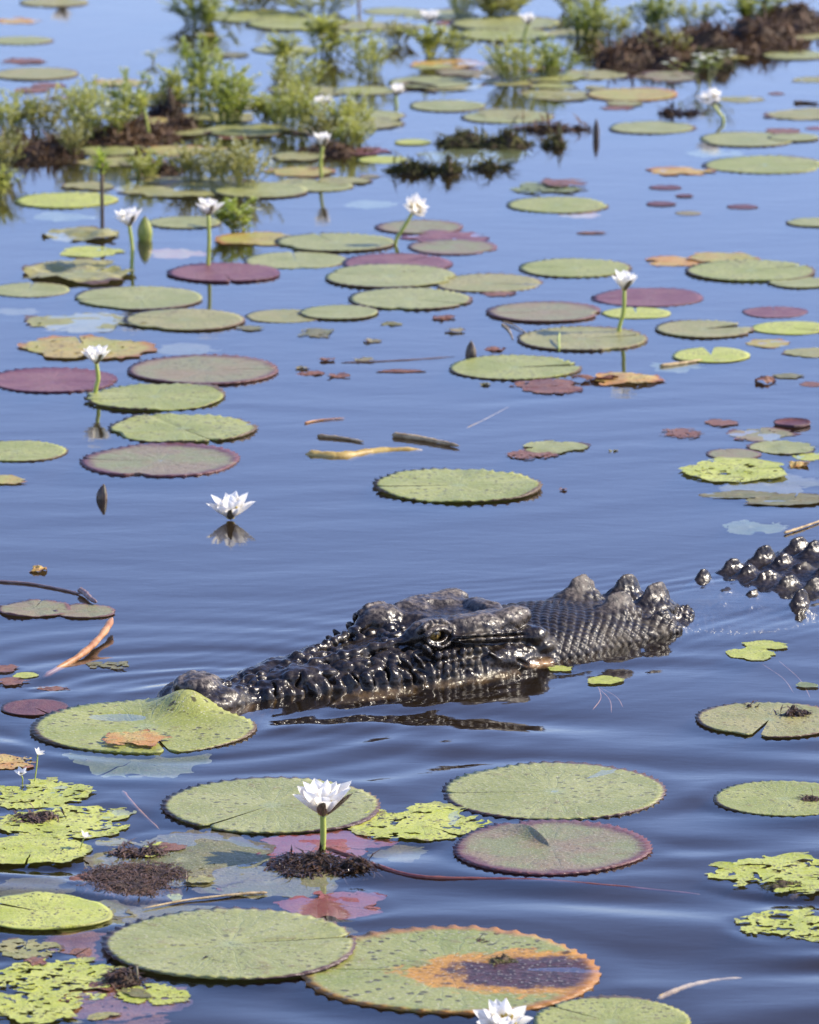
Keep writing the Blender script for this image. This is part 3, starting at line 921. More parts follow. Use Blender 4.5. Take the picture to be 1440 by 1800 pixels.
pad(50, 1775, 200, 'lime', 'tattered yellow-lime lily pad with brown crumbs, next to the torn scrap', rag=.6, bite=.4, z=.0038)
pad(272, 1750, 130, 'lime', 'small tattered lime leaf scrap below the largest whole pad', rag=.75, bite=.5, z=.0014)
pad(10, 1340, 110, 'orange', 'browned leaf edge beside the tiny white star flowers', rag=.6, bite=.4, z=.0014)
# --- sunken leaves in front
pad(320, 1512, 330, 'sunk', 'long sunken olive leaf under the brown weed mulch', z=-.0004, wav=.012, asp=1.1, rag=.15, bite=.3, rot=20)
pad(470, 1548, 260, 'sunk', 'sunken olive leaf strip beside the dark weed clump', z=-.0008, wav=.014, rag=.2, bite=.3)
pad(560, 1487, 220, 'red', 'sunken dull red leaf at the foot of the tall white flower', z=-.0006, wav=.014, rag=.1, bite=.25)
pad(648, 1481, 100, 'red', 'small sunken crimson leaf beside the foot of the tall white flower', z=-.002, rag=.05, bite=.2, asp=.6)
pad(590, 1590, 190, 'red', 'sunken brick-red leaf with a pale reflection of the flower beside it', z=-.0006, wav=.014, rag=.15, bite=.3)
pad(240, 1328, 260, 'pale', 'sunken pale leaf under the pad on the crocodile\'s snout', z=-.0082, rag=.2, bite=.3)
pad(170, 1660, 190, 'rust', 'sunken rusty leaf between the lime pads and the largest whole pad', z=-.001, wav=.014, rag=.3, bite=.3)
pad(560, 1630, 160, 'sunk', 'sunken olive leaf behind the largest whole grey-green pad', z=-.0136, rag=.2, bite=.3)
pad(420, 1502, 100, 'sunk', 'small sunken leaf in the flower\'s shadow', z=-.0037, rag=.1, bite=.2)
pad(235, 1790, 150, 'rust', 'sunken brown leaf beside the tattered lime pads', z=-.0046, rag=.3, bite=.3)
pad(300, 1490, 60, 'rust', 'curled rusty leaf on the long sunken olive leaf', z=.002, rag=.4, bite=.4)
pad(240, 1305, 120, 'orange', 'browned torn blister on the pad over the snout', z=.0075, rag=.35, bite=.4, wav=.02, name='dead_leaf', cat='leaf')
# --- crumbs and shreds of dead leaf that drift between the near pads
rc = random.Random(31)
SHADE = {'sunk': 'dull khaki', 'rust': 'rusty brown', 'olive': 'olive green', 'lime': 'lime', 'brown': 'greyish brown'}
for i in range(26):
    px, py = (rc.uniform(130, 520), rc.uniform(1475, 1630)) if i % 2 else (rc.uniform(0, 330), rc.uniform(1640, 1795))
    pad(px, py, rc.uniform(22, 75), (k := rc.choice(['sunk', 'rust', 'olive', 'lime', 'rust'])), 'small torn shred of ' + SHADE[k] + ' leaf drifting among the near lime pads', SHADE[k] + ' leaf shreds among the near pads',
        rag=.35, bite=.5, asp=rc.uniform(.5, 1), rot=rc.uniform(0, 180), z=rc.uniform(-.004, .003), wav=.05, name='dead_leaf', cat='leaf')
pad(130, 1610, 230, 'sunk', 'sunken olive leaf beside the smooth lime pad', z=-.001, wav=.014, rag=.2, bite=.3)
pad(60, 1550, 160, 'sunk', 'sunken olive leaf behind the smooth lime pad', z=-.010, rag=.2, bite=.3)
pad(330, 1610, 240, 'sunk', 'sunken olive leaf edge behind the largest whole pad', z=-.0008, wav=.014, rag=.2, bite=.3, asp=.7)
pad(200, 1760, 240, 'rust', 'wide sunken brown leaf under the tattered lime scraps', z=-.0012, wav=.014, rag=.25, bite=.3)
pad(700, 1490, 120, 'sunk', 'sunken olive leaf under the torn lime pad', z=-.008, rag=.2, bite=.3)
# --- small floating leaves near the crocodile
pad(985, 1177, 46, 'lime', 'tiny lime leaf floating against the crocodile\'s jowl', rag=.2, bite=.3, name='floating_leaf', cat='leaf')
pad(1063, 1198, 64, 'lime', 'small lime leaf with thin trailing roots beside the crocodile\'s neck', rag=.1, bite=.2, name='floating_leaf', cat='leaf')
pad(1320, 1150, 92, 'lime', 'speckled lime leaf, the larger of an overlapping pair beside the back scutes', rag=.25, bite=.2, name='floating_leaf', cat='leaf', z=.0014)
pad(1345, 1135, 86, 'lime', 'lime leaf with a pink tip, the smaller of an overlapping pair', rag=.2, bite=.2, name='floating_leaf', cat='leaf', z=.0014, asp=.8)
pad(1418, 1206, 40, 'pale', 'tiny pale leaf behind the spotted olive pad with the open slit', rag=.0, bite=.1, name='floating_leaf', cat='leaf')
pad(60, 1072, 128, 'brown', 'wrinkled brown lily pad overlapping a smaller one by the dark bent stem', notch=80, wav=.05, z=.0014)
pad(150, 1076, 108, 'brown', 'smaller brownish lily pad overlapped with a wrinkled one, by the bent stem', notch=200, wav=.03, z=.0014)
pad(45, 1188, 46, 'lime', 'tiny green leaf beside the orange twig', rag=.0, bite=.1, name='floating_leaf', cat='leaf')
pad(8, 1176, 60, 'rust', 'brown leaf scrap beyond the tiny green leaf', rag=.4, bite=.4, name='dead_leaf', cat='leaf')
pad(20, 1200, 60, 'rust', 'brown leaf scrap beneath the tiny green leaf', rag=.4, bite=.4, name='dead_leaf', cat='leaf')
pad(92, 1211, 70, 'rust', 'thin brown leaf strip behind the maroon pad', rag=.5, bite=.5, name='dead_leaf', cat='leaf', asp=.5)
pad(192, 1168, 84, 'sunk', 'tattered brown leaf between the orange twig and the crocodile\'s snout', rag=.75, bite=.6, name='dead_leaf', cat='leaf')
pad(68, 1004, 34, 'orange', 'tiny curled tan leaf alone on open water above the bent stem', rag=.1, bite=.3, wav=.2, name='dead_leaf', cat='leaf')
# --- open water behind the crocodile
pad(805, 856, 290, 'fresh', 'lone green lily pad with crisp teeth in open water behind the crocodile', notch=188, nw=.05, teeth=42, tooth=.03, wav=.025)
pad(283, 810, 283, 'mauve', 'brownish purple lily pad with a slit, last of a row of three pads', notch=176, nw=.035, teeth=40, cup=.012)
pad(321, 755, 256, 'fresh', 'green lily pad split by a dark diagonal crease, middle of a row of three', notch=-62, nw=.03, teeth=34, tooth=.03, crease=(R(-62), .02), wav=.03)
pad(272, 700, 247, 'fresh', 'green lily pad at the foot of a stemmed white flower, first of three', notch=200, teeth=36, tooth=.03, wav=.03)
pad(358, 652, 270, 'brown', 'wide brownish lily pad behind the row of three', notch=5, nw=.02, teeth=44, cup=.008)
pad(92, 669, 228, 'purple', 'large purple lily pad behind a stemmed white flower', notch=350, teeth=38, cup=.012)
pad(28, 794, 182, 'fresh', 'green lily pad with a pointed tip beside the brownish purple pad', notch=180, teeth=34, tooth=.03)
pad(0, 845, 96, 'yellow', 'yellowish pad scrap below the green pad with a pointed tip', rag=.2, bite=.3)
pad(150, 613, 240, 'yellow', 'yellowing torn lily pad under a white flower', rag=.35, bite=.35)
pad(330, 612, 118, 'sunk', 'half-sunken olive pad beside the yellowing torn pad', z=-.003, rag=.3, bite=.3)
pad(150, 566, 212, 'olive', 'folded olive lily pad with a torn point, overlapping a round one', rag=.15, bite=.35)
pad(325, 564, 212, 'olive', 'round olive lily pad overlapping the folded torn-pointed one', notch=160, teeth=36, z=.0038)
pad(245, 525, 230, 'green', 'grey-green lily pad just beyond two overlapping olive pads', notch=190, teeth=38)
pad(500, 556, 138, 'olive', 'olive lily pad, darker of a touching pair', notch=60, teeth=28)
pad(596, 551, 140, 'green', 'grey-green lily pad, paler of a touching pair', notch=170, teeth=28, z=.0038)
pad(555, 586, 90, 'sunk', 'shredded scum leaf in front of a touching pair of pads', rag=.8, bite=.6)
pad(440, 578, 50, 'sunk', 'little leaf scrap in front of the darker paired pad', rag=.4, bite=.4)
pad(52, 510, 148, 'green', 'grey-green lily pad beside the folded pad with pale edge', notch=90)
pad(140, 483, 205, 'olive', 'folded olive lily pad with a pale upturned edge', rag=.1, bite=.2, wav=.07)
pad(28, 545, 80, 'sunk', 'small sunken olive pad by itself at the reeds\' side', z=-.004, rag=.1, bite=.2)
pad(394, 481, 196, 'purple', 'purple lily pad with a pool of water at its centre, at a flower\'s stem', notch=280, teeth=34, cup=.012)
pad(520, 458, 182, 'green', 'grey-green lily pad beside the purple one with the pool', notch=95)
pad(685, 487, 236, 'green', 'wide grey-green lily pad overlapping a dusky purple one', notch=160, z=.0038, teeth=40)
pad(698, 463, 196, 'purple', 'dusky purple lily pad tucked under a wide grey-green one', notch=50, z=.002)
pad(720, 527, 215, 'green', 'grey-green lily pad nearest the bare water, in front of the wide one', notch=330, teeth=38)
pad(858, 498, 190, 'olive', 'dull olive lily pad with a torn side, next to a little reddish scrap', notch=350, teeth=32, nw=.1)
pad(875, 517, 60, 'rust', 'little reddish scrap beside the dull olive pad', rag=.4, bite=.4, name='dead_leaf', cat='leaf')
pad(1010, 472, 196, 'fresh', 'mid-green lily pad alone with open water all round', notch=170, teeth=34)
pad(957, 550, 200, 'brown', 'brown-edged lily pad with thin dry stalks trailing from it', notch=190, teeth=38, cup=.012)
pad(1140, 523, 196, 'purple', 'wine-red lily pad right behind a stemmed white flower', notch=185, teeth=34)
pad(1118, 551, 118, 'lime', 'small bright lime pad at a flower stem in front of the wine-red pad', notch=90, nw=.1, tooth=.004, lobes=.05)
pad(1025, 597, 230, 'olive', 'olive lily pad carrying the base of a white flower\'s stem', notch=20, nw=.06, teeth=44, cup=.010)
pad(1237, 580, 172, 'olive', 'olive lily pad with a wide wedge torn from it', notch=25, nw=.35, teeth=32)
pad(1362, 549, 115, 'purple', 'small wine-red lily pad beside a wide lime one', notch=90)
pad(1388, 577, 134, 'lime', 'wide lime lily pad beside the small wine-red one', notch=330, nw=.1, tooth=.006, lobes=.04)
pad(1250, 625, 142, 'lime', 'lime lily pad with dark centre beside a pale sunken one', notch=90, nw=.25, tooth=.006, lobes=.05)
pad(1188, 641, 104, 'pale', 'pale sunken pad beside the lime pad with a dark centre', z=-.005, rag=.3, bite=.3)
pad(1350, 604, 84, 'yellow', 'yellowish pad beyond a floating brown stalk', rag=.1, bite=.2)
pad(1425, 620, 96, 'olive', 'olive pad with an orange underside turned up', rag=.1, bite=.2)
pad(905, 647, 232, 'fresh', 'green lily pad with a deep side slit, next to an orange dead leaf', notch=12, nw=.16, teeth=40)
pad(1095, 668, 134, 'orange', 'bright orange-yellow dead lily leaf with a jagged edge', rag=.1, bite=.45, wav=.05, name='dead_leaf', cat='leaf')
pad(965, 680, 136, 'rust', 'rusty brown half-sunken leaf joined to the orange-yellow one', rag=.35, bite=.4, name='dead_leaf', cat='leaf', z=.002)
pad(1050, 668, 90, 'rust', 'dark curled strip between the rusty leaf and the orange-yellow one', rag=.3, bite=.3, asp=.4, wav=.1, name='dead_leaf', cat='leaf', z=.0038)
pad(1385, 662, 52, 'sunk', 'small olive leaf beside a dark lump', rag=.1, bite=.2, name='floating_leaf', cat='leaf')
pad(1345, 672, 40, 'rust', 'dark leaf lump beside a small olive leaf', rag=.2, bite=.2, wav=.25, name='dead_leaf', cat='leaf')
pad(1430, 676, 50, 'rust', 'brown leaf scrap near the dark leaf lump', rag=.4, bite=.4, name='dead_leaf', cat='leaf')
pad(1200, 762, 88, 'rust', 'brown crumbled leaf strip at the outer end of the scrap cluster', rag=.6, bite=.5, name='dead_leaf', cat='leaf')
pad(1268, 744, 62, 'rust', 'grey-brown scrap above the crumbled strip', rag=.4, bite=.4, name='dead_leaf', cat='leaf')
pad(1393, 747, 66, 'maroon', 'small dark cupped pad with wet rim', notch=20, cup=.12, tooth=.01)
pad(1338, 764, 124, 'brown', 'grey-brown spotted pad among the scraps', rag=.35, bite=.35)
pad(1290, 799, 96, 'brown', 'small round brown lily pad behind the holed lime pad', notch=110, tooth=.006)
pad(1376, 788, 118, 'green', 'grey-green pad beside the small round brown one', rag=.05, bite=.15)
pad(1292, 829, 198, 'lime', 'lime lily pad peppered with dark holes', rag=.42, bite=.18, z=.0038)
pad(1428, 803, 70, 'lime', 'lime leaf corner beside a tan crumpled leaf', rag=.2, bite=.3)
pad(1405, 818, 40, 'orange', 'tan crumpled leaf between two lime pads', rag=.2, bite=.3, wav=.2, name='dead_leaf', cat='leaf')
pad(1350, 850, 190, 'sunk', 'large half-sunken olive leaf in front of the holed lime pad', z=-.003, rag=.12, bite=.3)
pad(1300, 870, 140, 'sunk', 'narrow pointed half-sunken leaf, shorter of two', z=.001, rag=.05, bite=.15, asp=.5)
pad(1395, 880, 180, 'sunk', 'narrow pointed half-sunken leaf, longer of two', z=.002, rag=.05, bite=.15, asp=.55)
pad(1320, 925, 118, 'pale', 'pale star-shaped sunken leaf at the end of a stick', z=-.003, rag=.25, bite=.6)
pad(975, 787, 122, 'green', 'grey torn pad beside a brown scum patch in open water', rag=.2, bite=.35, z=.002)
pad(935, 799, 96, 'rust', 'brown scum patch beside the grey torn pad', rag=.6, bite=.5, name='dead_leaf', cat='leaf', z=.002)
for px, py, w in ((1078, 793, 18), (990, 862, 16), (852, 677, 20), (530, 648, 26), (545, 657, 50), (595, 662, 44), (640, 634, 40), (575, 634, 30), (690, 570, 40), (655, 600, 36), (780, 560, 44), (800, 583, 36), (870, 615, 40)):
    pad(px, py, w, (k := rng.choice(['rust', 'sunk', 'brown'])), 'tiny ' + SHADE[k] + ' crumb of dead leaf floating on open water', SHADE[k] + ' leaf crumbs on the water', rag=.3, bite=.4, wav=.12, name='dead_leaf', cat='leaf')
pad(705, 653, 90, 'rust', 'thin brown sliver of leaf on open water', rag=.1, bite=.1, asp=.28, name='dead_leaf', cat='leaf')
# --- further back
pad(738, 400, 152, 'brown', 'brown-purple lily pad at a leaning flower\'s stem', notch=20)
pad(795, 435, 162, 'mauve', 'mauve-edged lily pad with a purple leaf curling behind it', notch=140, z=.0014)
pad(785, 418, 150, 'purple', 'purple leaf curling up behind the mauve-edged pad', rag=.2, bite=.3, z=.0014)
pad(980, 361, 180, 'fresh', 'green lily pad with an orange torn corner', notch=330)
pad(1020, 376, 80, 'orange', 'orange torn corner sunk beside a green pad', z=-.002, rag=.2, bite=.3, name='dead_leaf', cat='leaf')
pad(955, 332, 130, 'pale', 'pale scummy leaf patch behind the pad with an orange corner', rag=.5, bite=.5)
pad(990, 326, 90, 'rust', 'brown bits lying on the pale scummy patch', rag=.6, bite=.5, z=.01, name='dead_leaf', cat='leaf')
for px, py, w, lb in ((1170, 330, 56, 'farthest and largest'), (1162, 359, 52, 'second largest'), (1203, 345, 32, 'smallest'), (1210, 375, 48, 'palest'), (1305, 364, 54, 'most separate')):
    pad(px, py, w, 'brown' if lb == 'palest' else 'maroon', lb + ' of five tiny reddish pads scattered on bare blue water', 'tiny scattered reddish pads', notch=90 + px % 90)
pad(1040, 410, 52, 'rust', 'small dark brown leaf alone on bare blue water', rag=.1, bite=.3, asp=.5, name='dead_leaf', cat='leaf')
pad(1432, 392, 98, 'green', 'grey-green pad by itself near the scattered reddish ones', notch=100)
pad(1272, 454, 124, 'yellow', 'yellowing lily pad with a dead orange half', rag=.1, bite=.2, z=.002)
pad(1185, 460, 108, 'orange', 'dead orange half-leaf joined to a yellowing pad', rag=.2, bite=.4, z=.0014, name='dead_leaf', cat='leaf')
pad(1320, 478, 222, 'fresh', 'green lily pad with a dark hole at its hub', notch=30, nw=.06, z=.0038, teeth=40)
pad(1408, 498, 114, 'green', 'grey-green pad overlapped with the one that has a dark hub', notch=200)
pad(145, 413, 148, 'olive', 'folded olive pad below a tufted reed', rag=.05, bite=.2, wav=.09)
pad(160, 443, 116, 'lime', 'lime leaf in front of the folded pad by a flower stem', rag=.05, bite=.2)
pad(325, 392, 132, 'green', 'light green pad between a yellow bud and a small bushy herb', notch=350)
pad(310, 444, 108, 'orange', 'sunken orange-brown leaf between two flower stems', z=-.003, rag=.1, bite=.3)
pad(455, 421, 150, 'yellow', 'yellow-orange pad below a small bushy herb', rag=.1, bite=.2, z=.002)
pad(590, 428, 212, 'green', 'wide grey-green pad joined to the yellow-orange one', notch=110, z=.0038, asp=.9)
pad(115, 353, 176, 'lime', 'yellow-green lily pad behind the tufted reed', notch=200, teeth=34)
pad(110, 380, 110, 'pale', 'pinkish sunken leaf under the yellow-green pad', z=-.004, rag=.2, bite=.3)
pad(325, 330, 250, 'olive', 'broad olive pad under a spreading herb', rag=.1, bite=.2)
pad(458, 336, 172, 'green', 'green pad in front of the spreading herb', notch=250, z=.0038)
pad(560, 328, 126, 'green', 'green pad at the foot of a flower and beside the spreading herb', notch=10)
pad(650, 358, 90, 'pale', 'pale sunken leaf patch in front of a weed raft', z=-.003, rag=.2, bite=.4)
pad(1345, 290, 214, 'fresh', 'wide green pad with an orange leaf touching its edge', notch=10, teeth=38)
pad(1195, 302, 124, 'orange', 'orange leaf floating against a wide green pad', rag=.2, bite=.4, asp=.8, name='dead_leaf', cat='leaf')
pad(1312, 246, 172, 'green', 'grey-green pad below a leaning white flower', notch=10)
pad(1395, 243, 92, 'green', 'grey-green pad joined to the one below a leaning flower', notch=150, z=.0038)
pad(1438, 226, 44, 'purple', 'small purple pad near two joined grey-green pads', notch=150)
pad(1255, 268, 100, 'pale', 'pale pink sunken patch below a leaning flower', z=-.003, rag=.3, bite=.4)
pad(1145, 225, 152, 'green', 'grey-green pad between a spindle bud and a leaning flower', notch=120)
pad(1110, 167, 164, 'yellow', 'sunlit yellow-green pad in front of the brown weed raft', notch=200, teeth=30)
pad(1305, 175, 84, 'olive', 'ragged olive pad by a leaning white flower', rag=.4, bite=.3)
pad(893, 206, 162, 'green', 'green pad in front of a bushy herb\'s reflection', notch=340)
pad(785, 187, 138, 'green', 'green pad with open blue water in front', notch=350)
pad(755, 146, 152, 'green', 'green pad with a dark stick lying on it', notch=20)
pad(785, 113, 134, 'orange', 'orange-brown dead leaf mass below a flower', rag=.3, bite=.3)
pad(893, 145, 96, 'olive', 'olive pad at the foot of a bushy herb', rag=.1, bite=.2)
pad(838, 272, 204, 'pale', 'pale green sunken leaf beneath a mossy raft', z=-.003, rag=.1, bite=.2)
pad(725, 251, 66, 'lime', 'little lime pad beside a mossy raft', notch=30)
pad(672, 281, 88, 'lime', 'bright green-yellow pad beside a weed raft and a flower', notch=60)
pad(640, 266, 96, 'purple', 'purplish brown leaf behind the bright green-yellow pad', rag=.2, bite=.3)
pad(525, 275, 96, 'green', 'green pad half hidden by a flower stem and herb', notch=60)
pad(432, 230, 152, 'green', 'wide green pad among three bushy herbs', notch=60)
pad(650, 203, 124, 'green', 'green pad between two bushy herbs and a low flower', notch=10)
pad(430, 185, 124, 'olive', 'olive pad shaded by a bushy herb', rag=.1, bite=.2)
pad(185, 266, 114, 'green', 'bluish green pad in front of a brown weed raft', notch=100)
pad(890, 42, 196, 'green', 'large green pad at the foot of a distant flower', notch=100)
pad(885, 62, 166, 'fresh', 'green pad overlapping a large one at a distant flower', notch=200, z=.0038)
pad(440, 28, 184, 'fresh', 'green pad beside a dense far herb', notch=50)
pad(520, 43, 172, 'fresh', 'longer green pad overlapped beside a dense far herb', notch=150, z=.0038)
pad(625, 46, 124, 'olive', 'olive pad below a thin upright stem', notch=50)
pad(690, 20, 104, 'green', 'far green pad behind a thin upright stem', notch=150)
pad(700, 48, 90, 'olive', 'olive pad between far herbs', notch=250)
pad(500, 88, 116, 'green', 'green pad between two airy herbs', notch=250)
pad(95, 5, 124, 'olive', 'far olive pad at the foot of a flower', notch=250)
pad(32, 37, 84, 'orange', 'far tan dead leaf with a dark middle', rag=.2, bite=.3, name='dead_leaf', cat='leaf')
pad(36, 72, 114, 'green', 'far grey-green pad beside open blue water', notch=250)
pad(42, 108, 84, 'rust', 'brown leaf scum beside a far olive pad', rag=.5, bite=.4)
pad(62, 131, 154, 'olive', 'far olive pad behind low yellow-green herbs', notch=150)
pad(340, 180, 134, 'olive', 'dull pad behind a brown clump', rag=.1, bite=.3)
pad(1085, 190, 60, 'rust', 'brown leaf litter touching the sunlit pad', rag=.5, bite=.4, name='dead_leaf', cat='leaf')
pad(1410, 64, 110, 'olive', 'olive pad at the far end of the brown weed raft', rag=.1, bite=.3)
pad(1395, 98, 120, 'green', 'green pad in front of the brown raft\'s far end', notch=200)
pad(1040, 132, 130, 'olive', 'dull olive pad beside the brown raft', rag=.1, bite=.3)
pad(1175, 135, 130, 'brown', 'brown pad among litter in front of the brown raft', rag=.3, bite=.3)
pad(640, 160, 110, 'green', 'green pad behind a low half-hidden flower', notch=80)
pad(560, 230, 120, 'brown', 'brown pad under a bushy herb beside a flower', rag=.2, bite=.3)
pad(1010, 60, 120, 'olive', 'olive pad between two far herbs', notch=80)
pad(1365, 165, 30, 'rust', 'dark scrap beyond the ragged olive pad', rag=.1, bite=.3, name='dead_leaf', cat='leaf')

# --- the crowded far water: many dull pads and scraps between the herbs
rf = random.Random(57)
for i in range(64):
    px, py = rf.uniform(-20, 730), rf.uniform(60, 330)
    if i % 4 == 0: px, py = rf.uniform(720, 1100), rf.uniform(0, 220)
    if i % 9 == 0: px, py = rf.uniform(900, 1440), rf.uniform(100, 240)
    if 60 < px < 300 and py < 120: continue
    k = rf.choice(['olive', 'green', 'brown', 'olive', 'sunk', 'yellow', 'rust'])
    big = rf.random() < .55 and k not in ('rust', 'sunk')
    pad(px, py, rf.uniform(80, 150) if big else rf.uniform(30, 80), k,
        {'olive': 'dull olive lily pad crowded among the far herbs', 'green': 'plain grey-green lily pad crowded among the far herbs', 'brown': 'brownish lily pad crowded among the far herbs',
         'sunk': 'scrap of olive leaf afloat among the far herbs', 'yellow': 'yellowing lily pad crowded among the far herbs', 'rust': 'scrap of rusty leaf afloat among the far herbs'}[k],
        {'olive': 'far olive pads', 'green': 'far green pads', 'brown': 'far brown pads', 'sunk': 'far olive scraps', 'yellow': 'far yellow pads', 'rust': 'far rusty scraps'}[k],
        rag=.1 if big else .3, bite=.25, z=rf.uniform(.001, .004))

# ------------------------------------------------------------------ white water lilies
gp = NT('lily_petal')
tc, rv = gp.coord()
px_ = gp.n('ShaderNodeSeparateXYZ', {0: tc}).outputs[0]
pc1 = gp.mix(gp.step(gp.noise(rv, 30, 3), .3, .7), (.90, .88, .83), (.95, .93, .88))
pc1 = gp.mix(gp.step(px_, .0, .35, .5, 0), pc1, (.78, .68, .62))
pb = gp.principled(Base_Color=pc1, Roughness=.5, Normal=gp.bump(gp.noise(rv, 40, 2), .15, .02))
pt = gp.n('ShaderNodeBsdfTranslucent', {'Color': (.97, .94, .86)})
pm = gp.n('ShaderNodeMixShader', {0: .5}); gp.put(pm.inputs[1], pb); gp.put(pm.inputs[2], pt.outputs[0])
M_PETAL = gp.surf(pm.outputs[0])
M_STAMEN = simple_mat('lily_stamen', (.62, .45, .04), (.75, .6, .12), 60, .6, 0, transl=.2)
M_STEM = simple_mat('lily_stem', (.30, .36, .06), (.40, .42, .09), 40, .4, .2)
gs = NT('lily_sepal')
tc, rv = gs.coord()
fx = gs.n('ShaderNodeVectorMath', {0: rv, 1: (4.0, 60.0, 20.0)}, operation='MULTIPLY').outputs[0]
sc = gs.mix(gs.step(gs.noise(fx, 1.0, 3), .42, .6), (.05, .022, .03), (.22, .20, .11))
M_SEPAL = gs.surf(gs.principled(Base_Color=sc, Roughness=.5))
M_BUD = simple_mat('bud_skin', (.05, .035, .025), (.13, .09, .05), 60, .45)
M_GBUD = simple_mat('green_bud_skin', (.20, .24, .03), (.34, .34, .06), 30, .5)

def petal_data(name, width, curl, mat, nu=8, nvv=5, point=1.4):
    V, F = [], []
    for i in range(nu + 1):
        u = i / nu
        w = width * (math.sin(PI * min(1, u ** 1.0)) ** .6 * .9 + .12 * (1 - u)) if i < nu else 0.004
        for j in range(nvv + 1):
            v = j / nvv * 2 - 1
            V.append((u - .06 * v * v * w * 4, v * w * .5, curl * u * u + (v * v) * w * .28 + .0))
    for i in range(nu):
        for j in range(nvv):
            a = i * (nvv + 1) + j
            F.append((a, a + nvv + 1, a + nvv + 2, a + 1))
    me = bpy.data.meshes.new(name); me.from_pydata(V, [], F)
    me.polygons.foreach_set('use_smooth', [True] * len(F)); me.materials.append(mat)
    return me
PETALS = [petal_data('petal', w, c, M_PETAL) for w, c in ((.58, .14), (.54, .20), (.62, .10))]
SEPAL = petal_data('sepal', .38, .14, M_SEPAL)
SNOW = petal_data('petal', .55, .1, M_PETAL, 5, 3)

def stamen_data():
    V, F = [], []
    rd = random.Random(4)
    for i in range(46):
        a, q = rd.uniform(0, 6.28), rd.uniform(.1, .62)
        b = Vector((.10 * math.cos(a), .10 * math.sin(a), 0)) * rd.uniform(.2, 1)
        t = Vector((math.cos(a) * math.sin(q), math.sin(a) * math.sin(q), math.cos(q))) * rd.uniform(.32, .46)
        t += b
        v, f = tube([b, (b + t) * .5 + Vector((0, 0, .03)), t], [.016, .016, .024], 4)
        o = len(V); V += v; F += [tuple(k + o for k in ff) for ff in f]
    v, f = tube([(0, 0, -.01), (0, 0, .10), (0, 0, .17)], [.09, .13, .05], 10)
    o = len(V); V += v; F += [tuple(k + o for k in ff) for ff in f]
    me = bpy.data.meshes.new('stamens'); me.from_pydata(V, [], F); me.materials.append(M_STAMEN)
    return me
STAMENS = stamen_data()

def lily(px, py, bx, by, wpx, label, openness=1.0, tilt=(0, 0), seed=0, whorls=((7, 30), (7, 46), (5, 64)), show_sepals=1, group='white water lilies', spin=0.0):
    rd = random.Random(seed + 100)
    base = at(bx, by)
    m = mpp(bx, by)
    width = wpx * m
    root = empty('water_lily_flower', base)
    plen = width * .5 * 1.32
    hgt = max(.004, (by - (py + wpx * .30)) * m / math.cos(R(PITCH)))
    top = Vector(((px - bx) * m, 0, hgt))
    if hgt > .012:
        bend = Vector((rd.uniform(-.006, .006), 0, 0))
        P = smooth_path([(0, 0, -.12), (0, 0, 0), top * .5 + bend, top + Vector((0, 0, .002))], 5)
        n = len(P)
        v, f = tube(P, [.0058 - .0008 * i / n for i in range(n)], 10)
        mesh_obj('stem', v, f, M_STEM, root)
    T = Matrix.Translation(top) @ Euler((R(tilt[0]), R(tilt[1]), spin), 'XYZ').to_matrix().to_4x4()
    for wi, (n, el) in enumerate(whorls):
        for i in range(n):
            a = 2 * PI * (i + .5 * (wi % 2)) / n + rd.uniform(-.12, .12)
            e = R(90 - (90 - el) * openness) + rd.uniform(-.17, .17)
            L = plen * (1 - .07 * wi) * rd.uniform(.86, 1.06)
            M = T @ Euler((0, 0, a), 'XYZ').to_matrix().to_4x4() @ Matrix.Translation((plen * .07, 0, plen * .015 * wi)) @ Euler((rd.uniform(-.15, .15), -e, 0), 'XYZ').to_matrix().to_4x4() @ Matrix.Scale(L, 4)
            link('petal', PETALS[rd.randrange(3)], root, M)
    for i in range(show_sepals):
        a = 2 * PI * i / 4 + .45 + rd.uniform(-.1, .1) - PI / 2
        e = R(90 - (90 - 30) * openness)
        M = T @ Euler((0, 0, a), 'XYZ').to_matrix().to_4x4() @ Matrix.Translation((plen * .10, 0, -plen * .04)) @ Euler((0, -e, 0), 'XYZ').to_matrix().to_4x4() @ Matrix.Scale(plen * .86, 4)
        link('sepal', SEPAL, root, M)
    link('stamens', STAMENS, root, T @ Matrix.Scale(plen * 1.25, 4))
    return tag(root, label, 'flower', group)

lily(568, 1398, 567, 1503, 108, 'white water lily with dark streaked sepal on tall yellow-green stem before the crocodile', .95, (2, 0), 1, spin=-.35, show_sepals=3)
lily(885, 1786, 886, 1822, 100, 'white water lily with yellow centre rising beside the scorched pad', 1.05, (14, 0), 2)
lily(405, 895, 405, 914, 80, 'white water lily resting on the water with its mirror image below', 1.0, (2, 0), 3, spin=-.3)
lily(170, 622, 168, 692, 55, 'white water lily on a stem between the large purple pad and green pad', .85, (0, 4), 4)
lily(228, 381, 232, 472, 54, 'white water lily beside the plump yellow-green bud', .85, (0, -4), 5)
lily(367, 363, 366, 468, 50, 'white water lily whose stem stands at the purple pad with a pool', .8, (0, 3), 6)
lily(727, 359, 695, 430, 48, 'white water lily with yellow centre leaning over a brown-purple pad', 1.0, (35, 20), 7)
lily(568, 245, 565, 312, 42, 'white water lily between two spreading herbs', .75, (0, 0), 8)
lily(697, 157, 697, 186, 34, 'low white water lily half hidden among far pads', .8, (10, 10), 9)
lily(1097, 493, 1088, 584, 56, 'white water lily standing before the wine-red pad', .8, (0, 6), 10)
lily(1252, 170, 1272, 214, 46, 'white water lily leaning on a short bent stem in open water', 1.0, (20, -20), 11)
lily(755, 29, 758, 74, 42, 'far white water lily above a small upright herb', .8, (0, 0), 12)
lily(928, 33, 920, 92, 35, 'far white water lily standing in a bushy herb near large pads', .8, (0, 0), 13)
